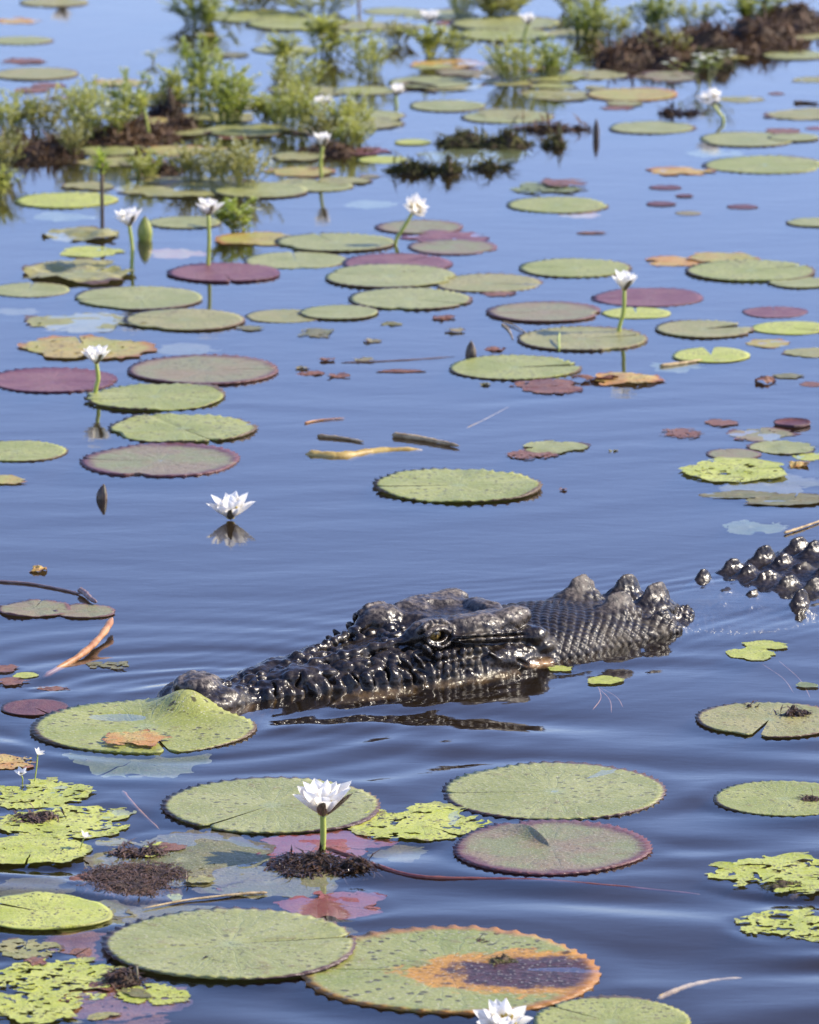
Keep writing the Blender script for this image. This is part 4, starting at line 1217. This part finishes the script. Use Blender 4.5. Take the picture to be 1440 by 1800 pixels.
lily(570, 177, 575, 214, 40, 'white water lily nested in a bushy herb', .9, (0, 0), 14)
lily(108, -36, 106, -6, 42, 'far white water lily seen by its reflection beside an olive pad', .9, (0, 0), 15)

def snowflake(px, py, bx, by, wpx, label, tilt, seed):
    rd = random.Random(seed)
    base = at(bx, by); m = mpp(bx, by); L = wpx * m * .55
    root = empty('star_flower', base)
    top = Vector(((px - bx) * m, 0, max(.006, (by - py) * m)))
    v, f = tube(smooth_path([(0, 0, -.02), top * .5 + Vector((.002, 0, 0)), top], 4), .0013, 6)
    mesh_obj('stem', v, f, M_STEM, root)
    T = Matrix.Translation(top) @ Euler((R(tilt[0]), R(tilt[1]), rd.uniform(0, 6)), 'XYZ').to_matrix().to_4x4()
    for i in range(5):
        M = T @ Euler((0, 0, 2 * PI * i / 5), 'XYZ').to_matrix().to_4x4() @ Euler((0, R(-38), 0), 'XYZ').to_matrix().to_4x4() @ Matrix.Scale(L, 4)
        link('petal', SNOW, root, M)
    link('stamens', STAMENS, root, T @ Matrix.Scale(L * .6, 4))
    tag(root, label, 'flower', 'tiny white star flowers')
snowflake(67, 1326, 58, 1374, 28, 'tiny white star flower on a thin stalk, taller of two on the ragged lime pad', (25, 15), 1)
snowflake(38, 1363, 38, 1376, 32, 'tiny white star flower sitting low, lower of two on the ragged lime pad', (20, 10), 2)
snowflake(148, 1473, 136, 1494, 30, 'tiny white star flower on the edge of the smoother lime pad', (25, 10), 3)

def bud(px, py, w, h, mat, label, lean=0.0, fat=1.0):
    p = at(px, py + h * .5); m = mpp(px, py + h * .5)
    H, W = h * m, w * m * .5
    root_pts, rad = [], []
    for i in range(10):
        t = i / 9
        root_pts.append((lean * t * t, 0, -.02 + (H + .02) * t))
        rad.append(max(.0008, W * (math.sin(PI * (.12 + .86 * t)) ** .8) * (1 if t < .98 else .2)))
    v, f = tube(root_pts, rad, 12)
    e = empty('lily_bud', p)
    mesh_obj('bud', v, f, mat, e)
    for k in range(4):
        a = k * PI / 2 + .6
        pts = [Vector(q) + Vector((math.cos(a), math.sin(a), 0)) * (r * .98) for q, r in zip(root_pts, rad)]
        v, f = tube(pts, [.0012] * 10, 5)
        mesh_obj('seam', v, f, M_SEPAL, e)
    tag(e, label, 'bud')
bud(178, 864, 20, 26, M_BUD, 'dark bud tip poking from open water with its reflection', .006)
bud(828, 613, 20, 28, M_BUD, 'dark brown bud beside the green pad with a deep side slit')
bud(255, 400, 27, 42, M_GBUD, 'plump yellow-green bud between two stemmed flowers')
bud(1048, 226, 12, 34, M_BUD, 'slender pale-edged spindle bud in open blue water')
bud(236, 1712, 16, 30, M_BUD, 'small brown bud standing in weed by the torn lime scrap', .004)

# ------------------------------------------------------------------ bushy herbs standing in the water
M_HSTEM = simple_mat('herb_stem', (.15, .17, .05), (.24, .22, .08), 30, .6)
M_LEAF_Y = simple_mat('herb_leaf_yellow_green', (.42, .46, .08), (.62, .62, .17), 14, .5, .1, transl=.5)
M_LEAF_G = simple_mat('herb_leaf_green', (.32, .40, .06), (.52, .56, .13), 14, .5, .1, transl=.5)
M_LEAF_O = simple_mat('herb_leaf_olive', (.34, .34, .08), (.52, .48, .17), 14, .5, .1, transl=.5)
M_BLOOM = simple_mat('herb_bloom', (.62, .66, .5), (.8, .8, .7), 30, .6, 0, transl=.3)

def add_leaf(V, F, p, d, L, w):
    """a folded pointed leaf"""
    d = d.normalized()
    sd_ = d.cross(Vector((0, 0, 1)))
    if sd_.length < 1e-3: sd_ = Vector((1, 0, 0))
    sd_.normalize()
    up = sd_.cross(d)
    o = len(V)
    m = p + d * (L * .45) + up * (L * .05)
    V += [p, m + sd_ * w + up * (w * .35), p + d * L - up * (L * .12), m - sd_ * w + up * (w * .35), m]
    F += [(o, o + 1, o + 4), (o + 1, o + 2, o + 4), (o + 2, o + 3, o + 4), (o + 3, o, o + 4)]

def herb_data(seed, H, W, stems, leaf, lw, mat, blooms, dens=1.0, bare=.12):
    """mesh data of a herb: stems, leaves in whorls, little flower heads"""
    rd = random.Random(seed)
    SV, SF, LV, LF, BV, BF = [], [], [], [], [], []
    for i in range(stems):
        a = rd.uniform(0, 6.28); rr = W * .5 * math.sqrt(rd.random())
        h = H * (1 - .5 * (rr / (W * .5)) ** 1.5) * rd.uniform(.5, 1.08)
        b = Vector((math.cos(a), math.sin(a), 0)) * rr * .55
        t = Vector((math.cos(a) * rr * 1.1, math.sin(a) * rr * 1.1, h)) + Vector((rd.uniform(-.035, .035), rd.uniform(-.035, .035), 0))
        P = smooth_path([b - Vector((0, 0, .05)), b, (b + t) * .5 + Vector((rd.uniform(-.015, .015), rd.uniform(-.015, .015), .01)), t], 4)
        n = len(P)
        v, f = tube(P, [.0028 * (1 - .6 * q / n) for q in range(n)], 5)
        o = len(SV); SV += v; SF += [tuple(k + o for k in ff) for ff in f]
        nl = int(h / .0085 * dens)
        for j in range(nl):
            u = bare + (1 - bare) * ((j + rd.random()) / nl) ** .75
            x = u * (n - 1) * .76 + (n - 1) * .24
            k = min(n - 2, int(x)); q = P[k].lerp(P[k + 1], x - k)
            for _ in range(4):
                aa = rd.uniform(0, 6.28)
                d = Vector((math.cos(aa), math.sin(aa), rd.uniform(.1, 1.1)))
                add_leaf(LV, LF, q, d, leaf * rd.uniform(.6, 1.15) * (1.1 - .35 * u), lw * rd.uniform(.7, 1.2))
        # side shoots
        for _ in range(rd.randrange(2, 5)):
            k = rd.randrange(n // 2, n - 1); aa = rd.uniform(0, 6.28)
            e = P[k] + Vector((math.cos(aa) * .06, math.sin(aa) * .06, .045)) * rd.uniform(.5, 1.2)
            v, f = tube([P[k], e], [.0015, .0008], 4)
            o = len(SV); SV += v; SF += [tuple(k2 + o for k2 in ff) for ff in f]
            for j in range(int(16 * dens)):
                q = P[k].lerp(e, .3 + .7 * rd.random()); a2 = rd.uniform(0, 6.28)
                add_leaf(LV, LF, q, Vector((math.cos(a2), math.sin(a2), rd.uniform(.2, 1.2))), leaf * rd.uniform(.5, .9), lw)
            if blooms and rd.random() < blooms: bloom_at(BV, BF, e, rd)
        if blooms and rd.random() < blooms:
            for _ in range(rd.randrange(1, 4)):
                bloom_at(BV, BF, t + Vector((rd.uniform(-.012, .012), rd.uniform(-.012, .012), rd.uniform(-.01, .008))), rd)
    def md(nm, V, F, m_):
        me = bpy.data.meshes.new(nm); me.from_pydata([tuple(q) for q in V], [], F); me.materials.append(m_)
        return me
    return [('stem', md('stem', SV, SF, M_HSTEM)), ('foliage', md('foliage', LV, LF, mat))] + ([('blossom', md('blossom', BV, BF, M_BLOOM))] if BV else [])

def bloom_at(V, F, c, rd):
    for i in range(5):
        a = 2 * PI * i / 5 + rd.random()
        add_leaf(V, F, c, Vector((math.cos(a), math.sin(a), .6)), .012, .0045)

HERBS = {
    'bush': herb_data(1, .27, .24, 20, .028, .0058, M_LEAF_G, 1.0, .8),
    'airy': herb_data(2, .26, .24, 18, .026, .0046, M_LEAF_Y, .8, .62),
    'dense': herb_data(3, .20, .25, 24, .026, .0052, M_LEAF_Y, .6, .75),
    'low': herb_data(4, .15, .20, 20, .024, .0050, M_LEAF_O, .4, .75),
    'spread': herb_data(5, .17, .34, 30, .026, .0052, M_LEAF_O, .6, .7),
    'lush': herb_data(6, .10, .13, 9, .022, .0075, M_LEAF_G, .5, 1.2),
    'upright': herb_data(7, .14, .10, 10, .024, .0046, M_LEAF_Y, .3, 1.1),
    'thin': herb_data(8, .2, .05, 3, .02, .004, M_LEAF_G, 1.0, .35, .5),
}
HDIM = {'bush': (.27, .24), 'airy': (.26, .24), 'dense': (.20, .25), 'low': (.15, .20), 'spread': (.17, .34), 'lush': (.10, .13), 'upright': (.14, .10), 'thin': (.2, .05)}
def herb(px, by, hpx, wpx, kind, label, group='bushy herbs standing in the pond'):
    p = at(px, by); m = mpp(px, by)
    root = empty('water_herb', p, rng.uniform(0, 6.28))
    H, W = HDIM[kind]
    root.scale = (wpx * m / W, wpx * m / W, hpx * m / H)
    for nm, me in HERBS[kind]: link(nm, me, root)
    return tag(root, label, 'plant', group)
herb(175, 250, 155, 110, 'airy', 'tall airy herb with white blossom heads behind a brown weed raft')
herb(225, 232, 120, 90, 'bush', 'greener bushy herb beside the tall airy one over the brown raft')
herb(350, 180, 130, 95, 'bush', 'tall green bushy herb with many white blossoms behind a brown clump')
herb(398, 218, 115, 90, 'bush', 'bright green bushy herb leaning in front of the tall blossoming one')
herb(522, 165, 95, 95, 'airy', 'airy herb behind the dense one that holds a nested flower')
herb(515, 232, 105, 85, 'dense', 'dense yellow-green herb left bare of flowers beside a nested lily')
herb(612, 240, 85, 105, 'dense', 'dense yellow-green herb with a white lily nested in it')
herb(650, 130, 100, 90, 'airy', 'thin airy herb by a low half-hidden lily')
herb(360, 42, 75, 130, 'bush', 'far dense green herb beside overlapped green pads')
herb(455, 14, 45, 110, 'low', 'far low herb behind the overlapped green pads')
herb(560, 22, 60, 130, 'airy', 'far airy herb behind a pad between herbs')
herb(575, 95, 70, 80, 'upright', 'upright pale herb between two airy herbs')
herb(885, 26, 50, 110, 'dense', 'far dense herb behind the large pads at a distant lily')
herb(1025, 66, 70, 80, 'bush', 'far bushy herb at the near end of the brown raft')
herb(1075, 68, 60, 70, 'dense', 'far yellow-green herb second along the brown raft')
herb(1150, 45, 60, 100, 'bush', 'far green herb third along the brown raft')
herb(1220, 40, 55, 90, 'airy', 'far airy herb on the middle of the brown raft')
herb(1320, 38, 65, 130, 'bush', 'far broad green herb on the far end of the brown raft')
herb(905, 142, 85, 90, 'dense', 'yellow-green herb with a lily standing behind it')
herb(968, 132, 75, 90, 'bush', 'green herb touching the one with a lily behind it')
herb(425, 325, 84, 125, 'spread', 'spreading olive herb over two pads')
herb(345, 318, 75, 110, 'spread', 'smaller spreading herb joined to the one over two pads')
herb(427, 408, 54, 82, 'lush', 'small lush bright green herb with broad leaves and white buds')
herb(1238, 150, 115, 45, 'thin', 'thin tall herb with a flowered tuft before the brown raft')
herb(20, 235, 85, 90, 'dense', 'low yellow-green herb at the end of the herb bank')
herb(80, 232, 75, 90, 'low', 'low olive herb beside the tall airy one')
herb(6, 300, 80, 60, 'low', 'small olive herb standing apart by a brown raft')
herb(2, 345, 50, 40, 'upright', 'small upright herb with a long reflection')
herb(757, 104, 60, 60, 'upright', 'small upright herb under a far lily')
herb(798, 100, 48, 34, 'upright', 'narrow upright herb beside the one under a far lily')
herb(500, 120, 60, 60, 'upright', 'upright herb by a pad between airy herbs')
herb(268, 110, 40, 20, 'thin', 'tiny thin herb standing in open water')
herb(700, 75, 40, 60, 'low', 'low far herb near a thin upright stem')

rh = random.Random(91)
for i in range(14):
    px, by = (rh.uniform(0, 680), rh.uniform(30, 320)) if i % 3 else (rh.uniform(760, 1400), rh.uniform(10, 120))
    if 40 < px < 290 and by < 150: continue
    herb(px, by, rh.uniform(35, 75), rh.uniform(40, 80), (k := rh.choice(['airy', 'low', 'upright', 'dense'])), {'airy': 'wispy pale yellow-green herb', 'low': 'low wispy olive herb', 'upright': 'narrow upright wispy herb', 'dense': 'thick leafy wispy herb'}[k] + ' filling the far bank of weed', {'airy': 'airy', 'low': 'low', 'upright': 'upright', 'dense': 'leafy'}[k] + ' far herbs')

def tufted_stem(px, by, hpx, label, tuft=.05, mat=M_LEAF_G, stem_m=None, lean=0.0):
    p = at(px, by); m = mpp(px, by); H = hpx * m
    root = empty('tufted_reed', p)
    v, f = tube(smooth_path([(0, 0, -.08), (0, 0, 0), (lean * .4, 0, H * .5), (lean, 0, H * .92)], 5), .0055, 8)
    mesh_obj('stem', v, f, stem_m or M_HSTEM, root)
    rd = random.Random(int(px)); V, F = [], []
    for i in range(46):
        a = rd.uniform(0, 6.28); q = Vector((lean, 0, H * rd.uniform(.68, .98)))
        add_leaf(V, F, q, Vector((math.cos(a), math.sin(a), rd.uniform(.2, 1.4))), tuft * rd.uniform(.6, 1.1), .006)
    mesh_obj('foliage', V, F, mat, root, smooth=False)
    tag(root, label, 'plant')
M_DARKSTEM = simple_mat('dark_stem', (.06, .04, .025), (.13, .09, .05), 30, .6)
tufted_stem(180, 392, 122, 'single dark reed topped by a green leaf tuft', .055, M_LEAF_G, M_DARKSTEM)
tufted_stem(262, 245, 72, 'single yellow-green stalk with forked top beside a brown raft', .045, M_LEAF_Y, M_STEM, -.02)

# ------------------------------------------------------------------ weed rafts and mulch
M_RAFT = simple_mat('raft_brown', (.035, .022, .012), (.10, .062, .03), 25, .8, .6, .01)
M_BITS = {'moss': simple_mat('moss_bits', (.05, .055, .012), (.15, .14, .03), 9, .7, .1, transl=.15),
          'brown': simple_mat('brown_bits', (.06, .03, .014), (.17, .095, .04), 9, .65, .1, transl=.1),
          'wet': simple_mat('wet_brown_bits', (.025, .014, .008), (.10, .055, .028), 40, .3, .1),
          'mulch': simple_mat('mulch_bits', (.05, .028, .016), (.15, .085, .05), 40, .5, .1)}
def raft(px, py, wpx, depth, height, kind, label, bits=900, bl=.02, cat='weed raft', name='weed_raft', group=None):
    """ragged heap of rotting weed: a lumpy base that breaks the surface unevenly, covered with small shreds"""
    p = at(px, py); m = mpp(px, py)
    a, b = wpx * m * .5, depth * .5
    rd = np.random.RandomState(int(px * 3 + py)); sx, sy = rd.rand(2) * 50
    root = empty(name, p)
    fq = 2.2 / max(.03, min(a, b) * 1.6)
    def hz(x, y):
        e = np.hypot(x, y)
        q = vn2(x * a * fq + sx, y * b * fq + sy) * .6 + vn2(x * a * fq * 2.7 + sy, y * b * fq * 2.7 + sx) * .4
        return height * ((q * 2.7 - 1.0) * np.clip(1.15 - e ** 2.2, 0, 1)) - .007 * np.clip(e - .5, 0, 1)
    nu, nv_ = 60, 20
    f = (np.arange(1, nv_ + 1) / nv_)[:, None]; t = (2 * PI * np.arange(nu) / nu)[None, :]
    x, y = f * np.cos(t), f * np.sin(t)
    z = hz(x, y); z[-1] = -.014
    V = [(0, 0, float(hz(np.zeros(1), np.zeros(1))[0]))] + list(zip((x * a).ravel(), (y * b).ravel(), z.ravel()))
    F = [(0, 1 + j, 1 + (j + 1) % nu) for j in range(nu)]
    for i in range(nv_ - 1):
        for j in range(nu):
            c = 1 + i * nu + j; d = 1 + i * nu + (j + 1) % nu
            F.append((c, c + nu, d + nu, d))
    mesh_obj('raft_base', V, F, M_RAFT, root)
    bits = int(bits * 1.5)
    ta, fa = rd.rand(bits) * 2 * PI, np.sqrt(rd.rand(bits)) * 1.05
    x, y = fa * np.cos(ta), fa * np.sin(ta)
    z = hz(x, y)
    LV, LF = [], []
    for i in range(bits):
        if z[i] < -.002 and rd.rand() < .88: continue
        d = Vector((rd.uniform(-1, 1), rd.uniform(-1, 1), rd.uniform(-.35, .22 if name == 'weed_mulch' else .75)))
        s = rd.uniform(.3, 1.2) if rd.rand() < .84 else rd.uniform(1.4, 4.0)
        add_leaf(LV, LF, Vector((x[i] * a, y[i] * b, max(z[i], .001))), d, bl * s, bl * rd.uniform(.07, .30))
    o = mesh_obj('weed_bits', LV, LF, M_BITS[kind], root, smooth=False)
    o['kind'] = 'stuff'
    tag(root, label, cat, group)
raft(850, 254, 172, .14, .045, 'moss', 'mossy weed raft floating above a pale sunken leaf', 900)
raft(975, 256, 46, .05, .035, 'moss', 'small mossy weed clump at the end of the mossy raft', 260)
raft(725, 301, 90, .07, .022, 'moss', 'thin mossy weed strip joined to a rounded clump', 420)
raft(782, 302, 58, .08, .055, 'moss', 'rounded mossy weed clump beside two thin strips', 420)
raft(860, 296, 84, .06, .018, 'moss', 'thin dark weed strip trailing from the rounded clump', 320)
raft(1140, 108, 190, .40, .075, 'brown', 'near end of a long brown weed raft', 1600, .026)
raft(1290, 82, 250, .55, .08, 'brown', 'middle of a long brown weed raft bearing herbs', 2200, .026)
raft(1395, 45, 140, .55, .06, 'brown', 'far end of a long brown weed raft', 1000, .026)
raft(1240, 118, 110, .14, .05, 'moss', 'mossy lump in front of the long brown raft', 700)
raft(205, 244, 210, .34, .05, 'brown', 'brown weed raft below the tall airy herb', 1500, .024)
raft(70, 272, 150, .22, .04, 'brown', 'brown weed raft beside the small olive herb', 900, .022)
raft(20, 262, 70, .2, .05, 'moss', 'greenish weed lump at the end of a brown raft', 500, .022)
raft(292, 200, 52, .10, .055, 'wet', 'dark brown weed clump beside the tall blossoming herb', 360)
raft(315, 228, 66, .12, .035, 'brown', 'low brown weed clump below the dark one', 380)
raft(970, 228, 140, .06, .014, 'brown', 'flat brown litter strip behind the small mossy clump', 420)
raft(1198, 200, 84, .07, .012, 'wet', 'flat dark litter strip beside the leaning lily', 260)
raft(285, 300, 90, .12, .022, 'brown', 'low brown litter behind the smaller spreading herb', 420)
raft(590, 268, 140, .12, .015, 'brown', 'brown litter around the foot of the lily between herbs', 500)
raft(235, 1545, 200, .22, .010, 'mulch', 'brown weed mulch heaped on the long sunken olive leaf', 4200, .008, 'weed mulch', 'weed_mulch')
raft(240, 1500, 110, .05, .012, 'mulch', 'thin rusty mulch strip beside the curled rusty leaf', 600, .012, 'weed mulch', 'weed_mulch')
raft(545, 1522, 150, .14, .012, 'wet', 'dark wet weed clump at the foot of the tall white lily', 2200, .011, 'weed mulch', 'weed_mulch')
raft(625, 1526, 70, .06, .015, 'wet', 'smaller dark weed clump under the red stem', 500, .012, 'weed mulch', 'weed_mulch')
raft(215, 1725, 70, .07, .02, 'mulch', 'brown weed crumbs around the small brown bud', 700, .01, 'weed mulch', 'weed_mulch')
raft(1395, 1258, 70, .05, .014, 'wet', 'dark debris on the hub of the spotted olive pad', 420, .007, 'weed mulch', 'weed_mulch')
raft(1322, 1244, 34, .025, .010, 'wet', 'small dark crumb on the spotted olive pad', 160, .009, 'weed mulch', 'weed_mulch')
raft(60, 1440, 90, .07, .012, 'mulch', 'brown crumbs on the ragged spotted lime pad', 500, .01, 'weed mulch', 'weed_mulch')
raft(1425, 1406, 36, .03, .008, 'mulch', 'brown crumbs on the spotted green pad', 180, .006, 'weed mulch', 'weed_mulch')
raft(1385, 1560, 90, .06, .012, 'moss', 'dark weed strands on the bright lime pad', 420, .007, 'weed mulch', 'weed_mulch')
raft(435, 1656, 34, .03, .008, 'mulch', 'brown crumb at the hub of the largest whole pad', 150, .006, 'weed mulch', 'weed_mulch')
raft(360, 1690, 24, .015, .006, 'wet', 'dark crumb on the largest whole pad', 100, .007, 'weed mulch', 'weed_mulch')
raft(848, 1655, 22, .02, .012, 'mulch', 'tan snail-sized crumb on the scorched pad', 100, .006, 'weed mulch', 'weed_mulch')
raft(880, 1690, 60, .04, .008, 'moss', 'green weed strands on the scorched pad', 300, .006, 'weed mulch', 'weed_mulch')

# ------------------------------------------------------------------ sticks, stalks and stems
M_TAN = simple_mat('dry_stalk', (.24, .16, .07), (.50, .37, .19), 45, .6, .6)
M_YEL = simple_mat('yellow_stalk', (.30, .19, .04), (.48, .34, .10), 35, .5, .6)
M_ORTWIG = simple_mat('orange_twig', (.30, .12, .04), (.46, .24, .10), 30, .5)
M_REDSTEM = simple_mat('red_stem', (.14, .035, .03), (.24, .08, .05), 30, .4)
M_GREYSTEM = simple_mat('mauve_stem', (.16, .10, .09), (.25, .16, .13), 30, .5)
def stalk(pts, rad, mat, label, z=.004, name='floating_stalk', cat='stalk', taper=.5, group=None, zs=None):
    P = [at(x, y, 0) + Vector((0, 0, zs[i] if zs else z)) for i, (x, y) in enumerate(pts)]
    o = P[0].copy()
    P = smooth_path([q - o for q in P], 7)
    n = len(P)
    rd = random.Random(int(pts[0][0]))
    rr = [rad * (1 - taper * i / n) * rd.uniform(.9, 1.12) for i in range(n)]
    rr = [q * (1 + .07 * math.sin(i * 1.7 + rd.random())) for i, q in enumerate(rr)]
    rr[0] *= .35; rr[-1] *= .25; rr[-2] *= .8
    v, f = tube(P, rr, 8)
    v = [Vector((q.x, q.y, q.z)) + Vector((rd.uniform(-1, 1), rd.uniform(-1, 1), rd.uniform(-.6, .6))) * rad * .12 for q in v]
    ob = mesh_obj(name, v, f, mat)
    ob.location = o
    return tag(ob, label, cat, group)
stalk([(690, 768), (730, 773), (770, 780), (808, 788)], .0075, M_TAN, 'thick dry tan stalk floating on open water behind the crocodile', .005)
stalk([(558, 768), (600, 772), (640, 779)], .0045, M_TAN, 'shorter dry stalk beside the thick tan one', .003)
stalk([(538, 798), (600, 801), (660, 792), (742, 789)], .015, M_YEL, 'half-sunken yellow stalk below the thick tan one', -.004)
stalk([(535, 745), (560, 740), (606, 736)], .0025, M_ORTWIG, 'short thin twig piece above the dry stalks', .002, 'floating_twig', 'twig')
stalk([(75, 1180), (140, 1158), (178, 1130), (198, 1104)], .0055, M_ORTWIG, 'bent orange-tan twig rising out of the water beside the crocodile\'s snout', zs=[-.012, .006, .014, .02], name='floating_twig', cat='twig', taper=-.4)
stalk([(-20, 1022), (50, 1027), (110, 1038), (142, 1046)], .0022, M_GREYSTEM, 'long thin mauve stem leading to a curled leaf by the brownish pads', .002, taper=0)
stalk([(140, 1044), (150, 1050), (160, 1060), (170, 1066)], .0065, M_GREYSTEM, 'short curled dark stem piece touching the smaller brownish pad', .009)
stalk([(572, 1502), (630, 1516), (700, 1537), (760, 1545), (860, 1546), (960, 1547), (1060, 1556), (1230, 1566)], .0042, M_REDSTEM, 'long dark red stem running from the tall lily under a purplish pad', zs=[.012, .006, .003, .002, .001, -.001, .0, -.006])
stalk([(1155, 1753), (1200, 1731), (1250, 1716), (1304, 1706)], .0048, M_TAN, 'bare tan stick lying just under the water past the scorched pad', name='sunken_stick', cat='stick', taper=.5, zs=[-.003, -.005, -.008, -.012])
stalk([(1378, 940), (1410, 930), (1460, 912)], .0035, M_TAN, 'pale stick pointing from the star-shaped sunken leaf', .004, 'floating_twig', 'twig')
stalk([(215, 1385), (245, 1420), (280, 1452)], .004, M_ORTWIG, 'short sunken orange-brown stem beside the big clean pad', -.006, 'sunken_stick', 'stick')
stalk([(470, 1572), (420, 1575), (330, 1585), (250, 1600)], .0028, M_TAN, 'pale root curving behind the largest whole pad', .003)
stalk([(1160, 645), (1200, 640), (1235, 634)], .005, M_TAN, 'floating brown stalk in front of a yellowish pad', .003)
stalk([(600, 638), (700, 634), (800, 627)], .0014, M_GREYSTEM, 'hair-thin stalk lying across open water by a dark bud', .001)
stalk([(820, 752), (855, 735), (895, 714)], .0012, M_TAN, 'hair-thin pale stalk slanting on open water', -.001)
stalk([(882, 570), (895, 582), (902, 598)], .003, M_TAN, 'first dry stalk trailing from the brown-edged pad', .002)
stalk([(884, 568), (905, 575), (928, 590)], .0025, M_TAN, 'second dry stalk trailing from the brown-edged pad', .004)
stalk([(983, 617), (982, 606), (984, 597)], .004, M_STEM, 'short green stem stub on the rim of the olive pad', zs=[.0, .012, .02])
stalk([(690, 160), (720, 152), (770, 158)], .007, M_DARKSTEM, 'dark stick lying on a far green pad', .012, 'floating_twig', 'twig')
stalk([(632, 38), (630, 20), (628, 10)], .006, M_DARKSTEM, 'thin upright dark stem standing in the far water', zs=[.0, .08, .16])
stalk([(1395, 182), (1415, 182), (1440, 184)], .006, M_DARKSTEM, 'dark twig floating in far open water', .004, 'floating_twig', 'twig')
for a, b, lb in (((1050, 1205), (1075, 1250), 'longest of three hair-thin roots trailing from the leaf by the neck'), ((1052, 1205), (1042, 1245), 'straightest of three hair-thin roots trailing from the leaf by the neck'),
                 ((1055, 1206), (1095, 1240), 'most bent of three hair-thin roots trailing from the leaf by the neck'), ((1370, 1160), (1425, 1225), 'longer of two hair-thin roots trailing from the overlapping lime leaves'),
                 ((1340, 1165), (1395, 1215), 'shorter of two hair-thin roots trailing from the overlapping lime leaves')):
    stalk([a, ((a[0] + b[0]) / 2 + 9, (a[1] + b[1]) / 2), b], .0011, M_ORTWIG, lb, -.003, 'trailing_root', 'root', .3, 'trailing roots')

# ------------------------------------------------------------------ ripples die out under the floating leaves
def settle_water():
    me = water.data
    co = np.empty(len(me.vertices) * 3, np.float32); me.vertices.foreach_get('co', co); co = co.reshape(-1, 3)
    f = np.ones(len(co), np.float32)
    for x, y, a, b in FLAT:
        d = np.hypot((co[:, 0] - x) / a, (co[:, 1] - y) / b)
        f = np.minimum(f, np.clip((d - .97) / .3, 0.0, 1.0))
    top = co[:, 2] > -.5
    co[top, 2] *= f[top]
    me.vertices.foreach_set('co', co.ravel()); me.update()
settle_water()
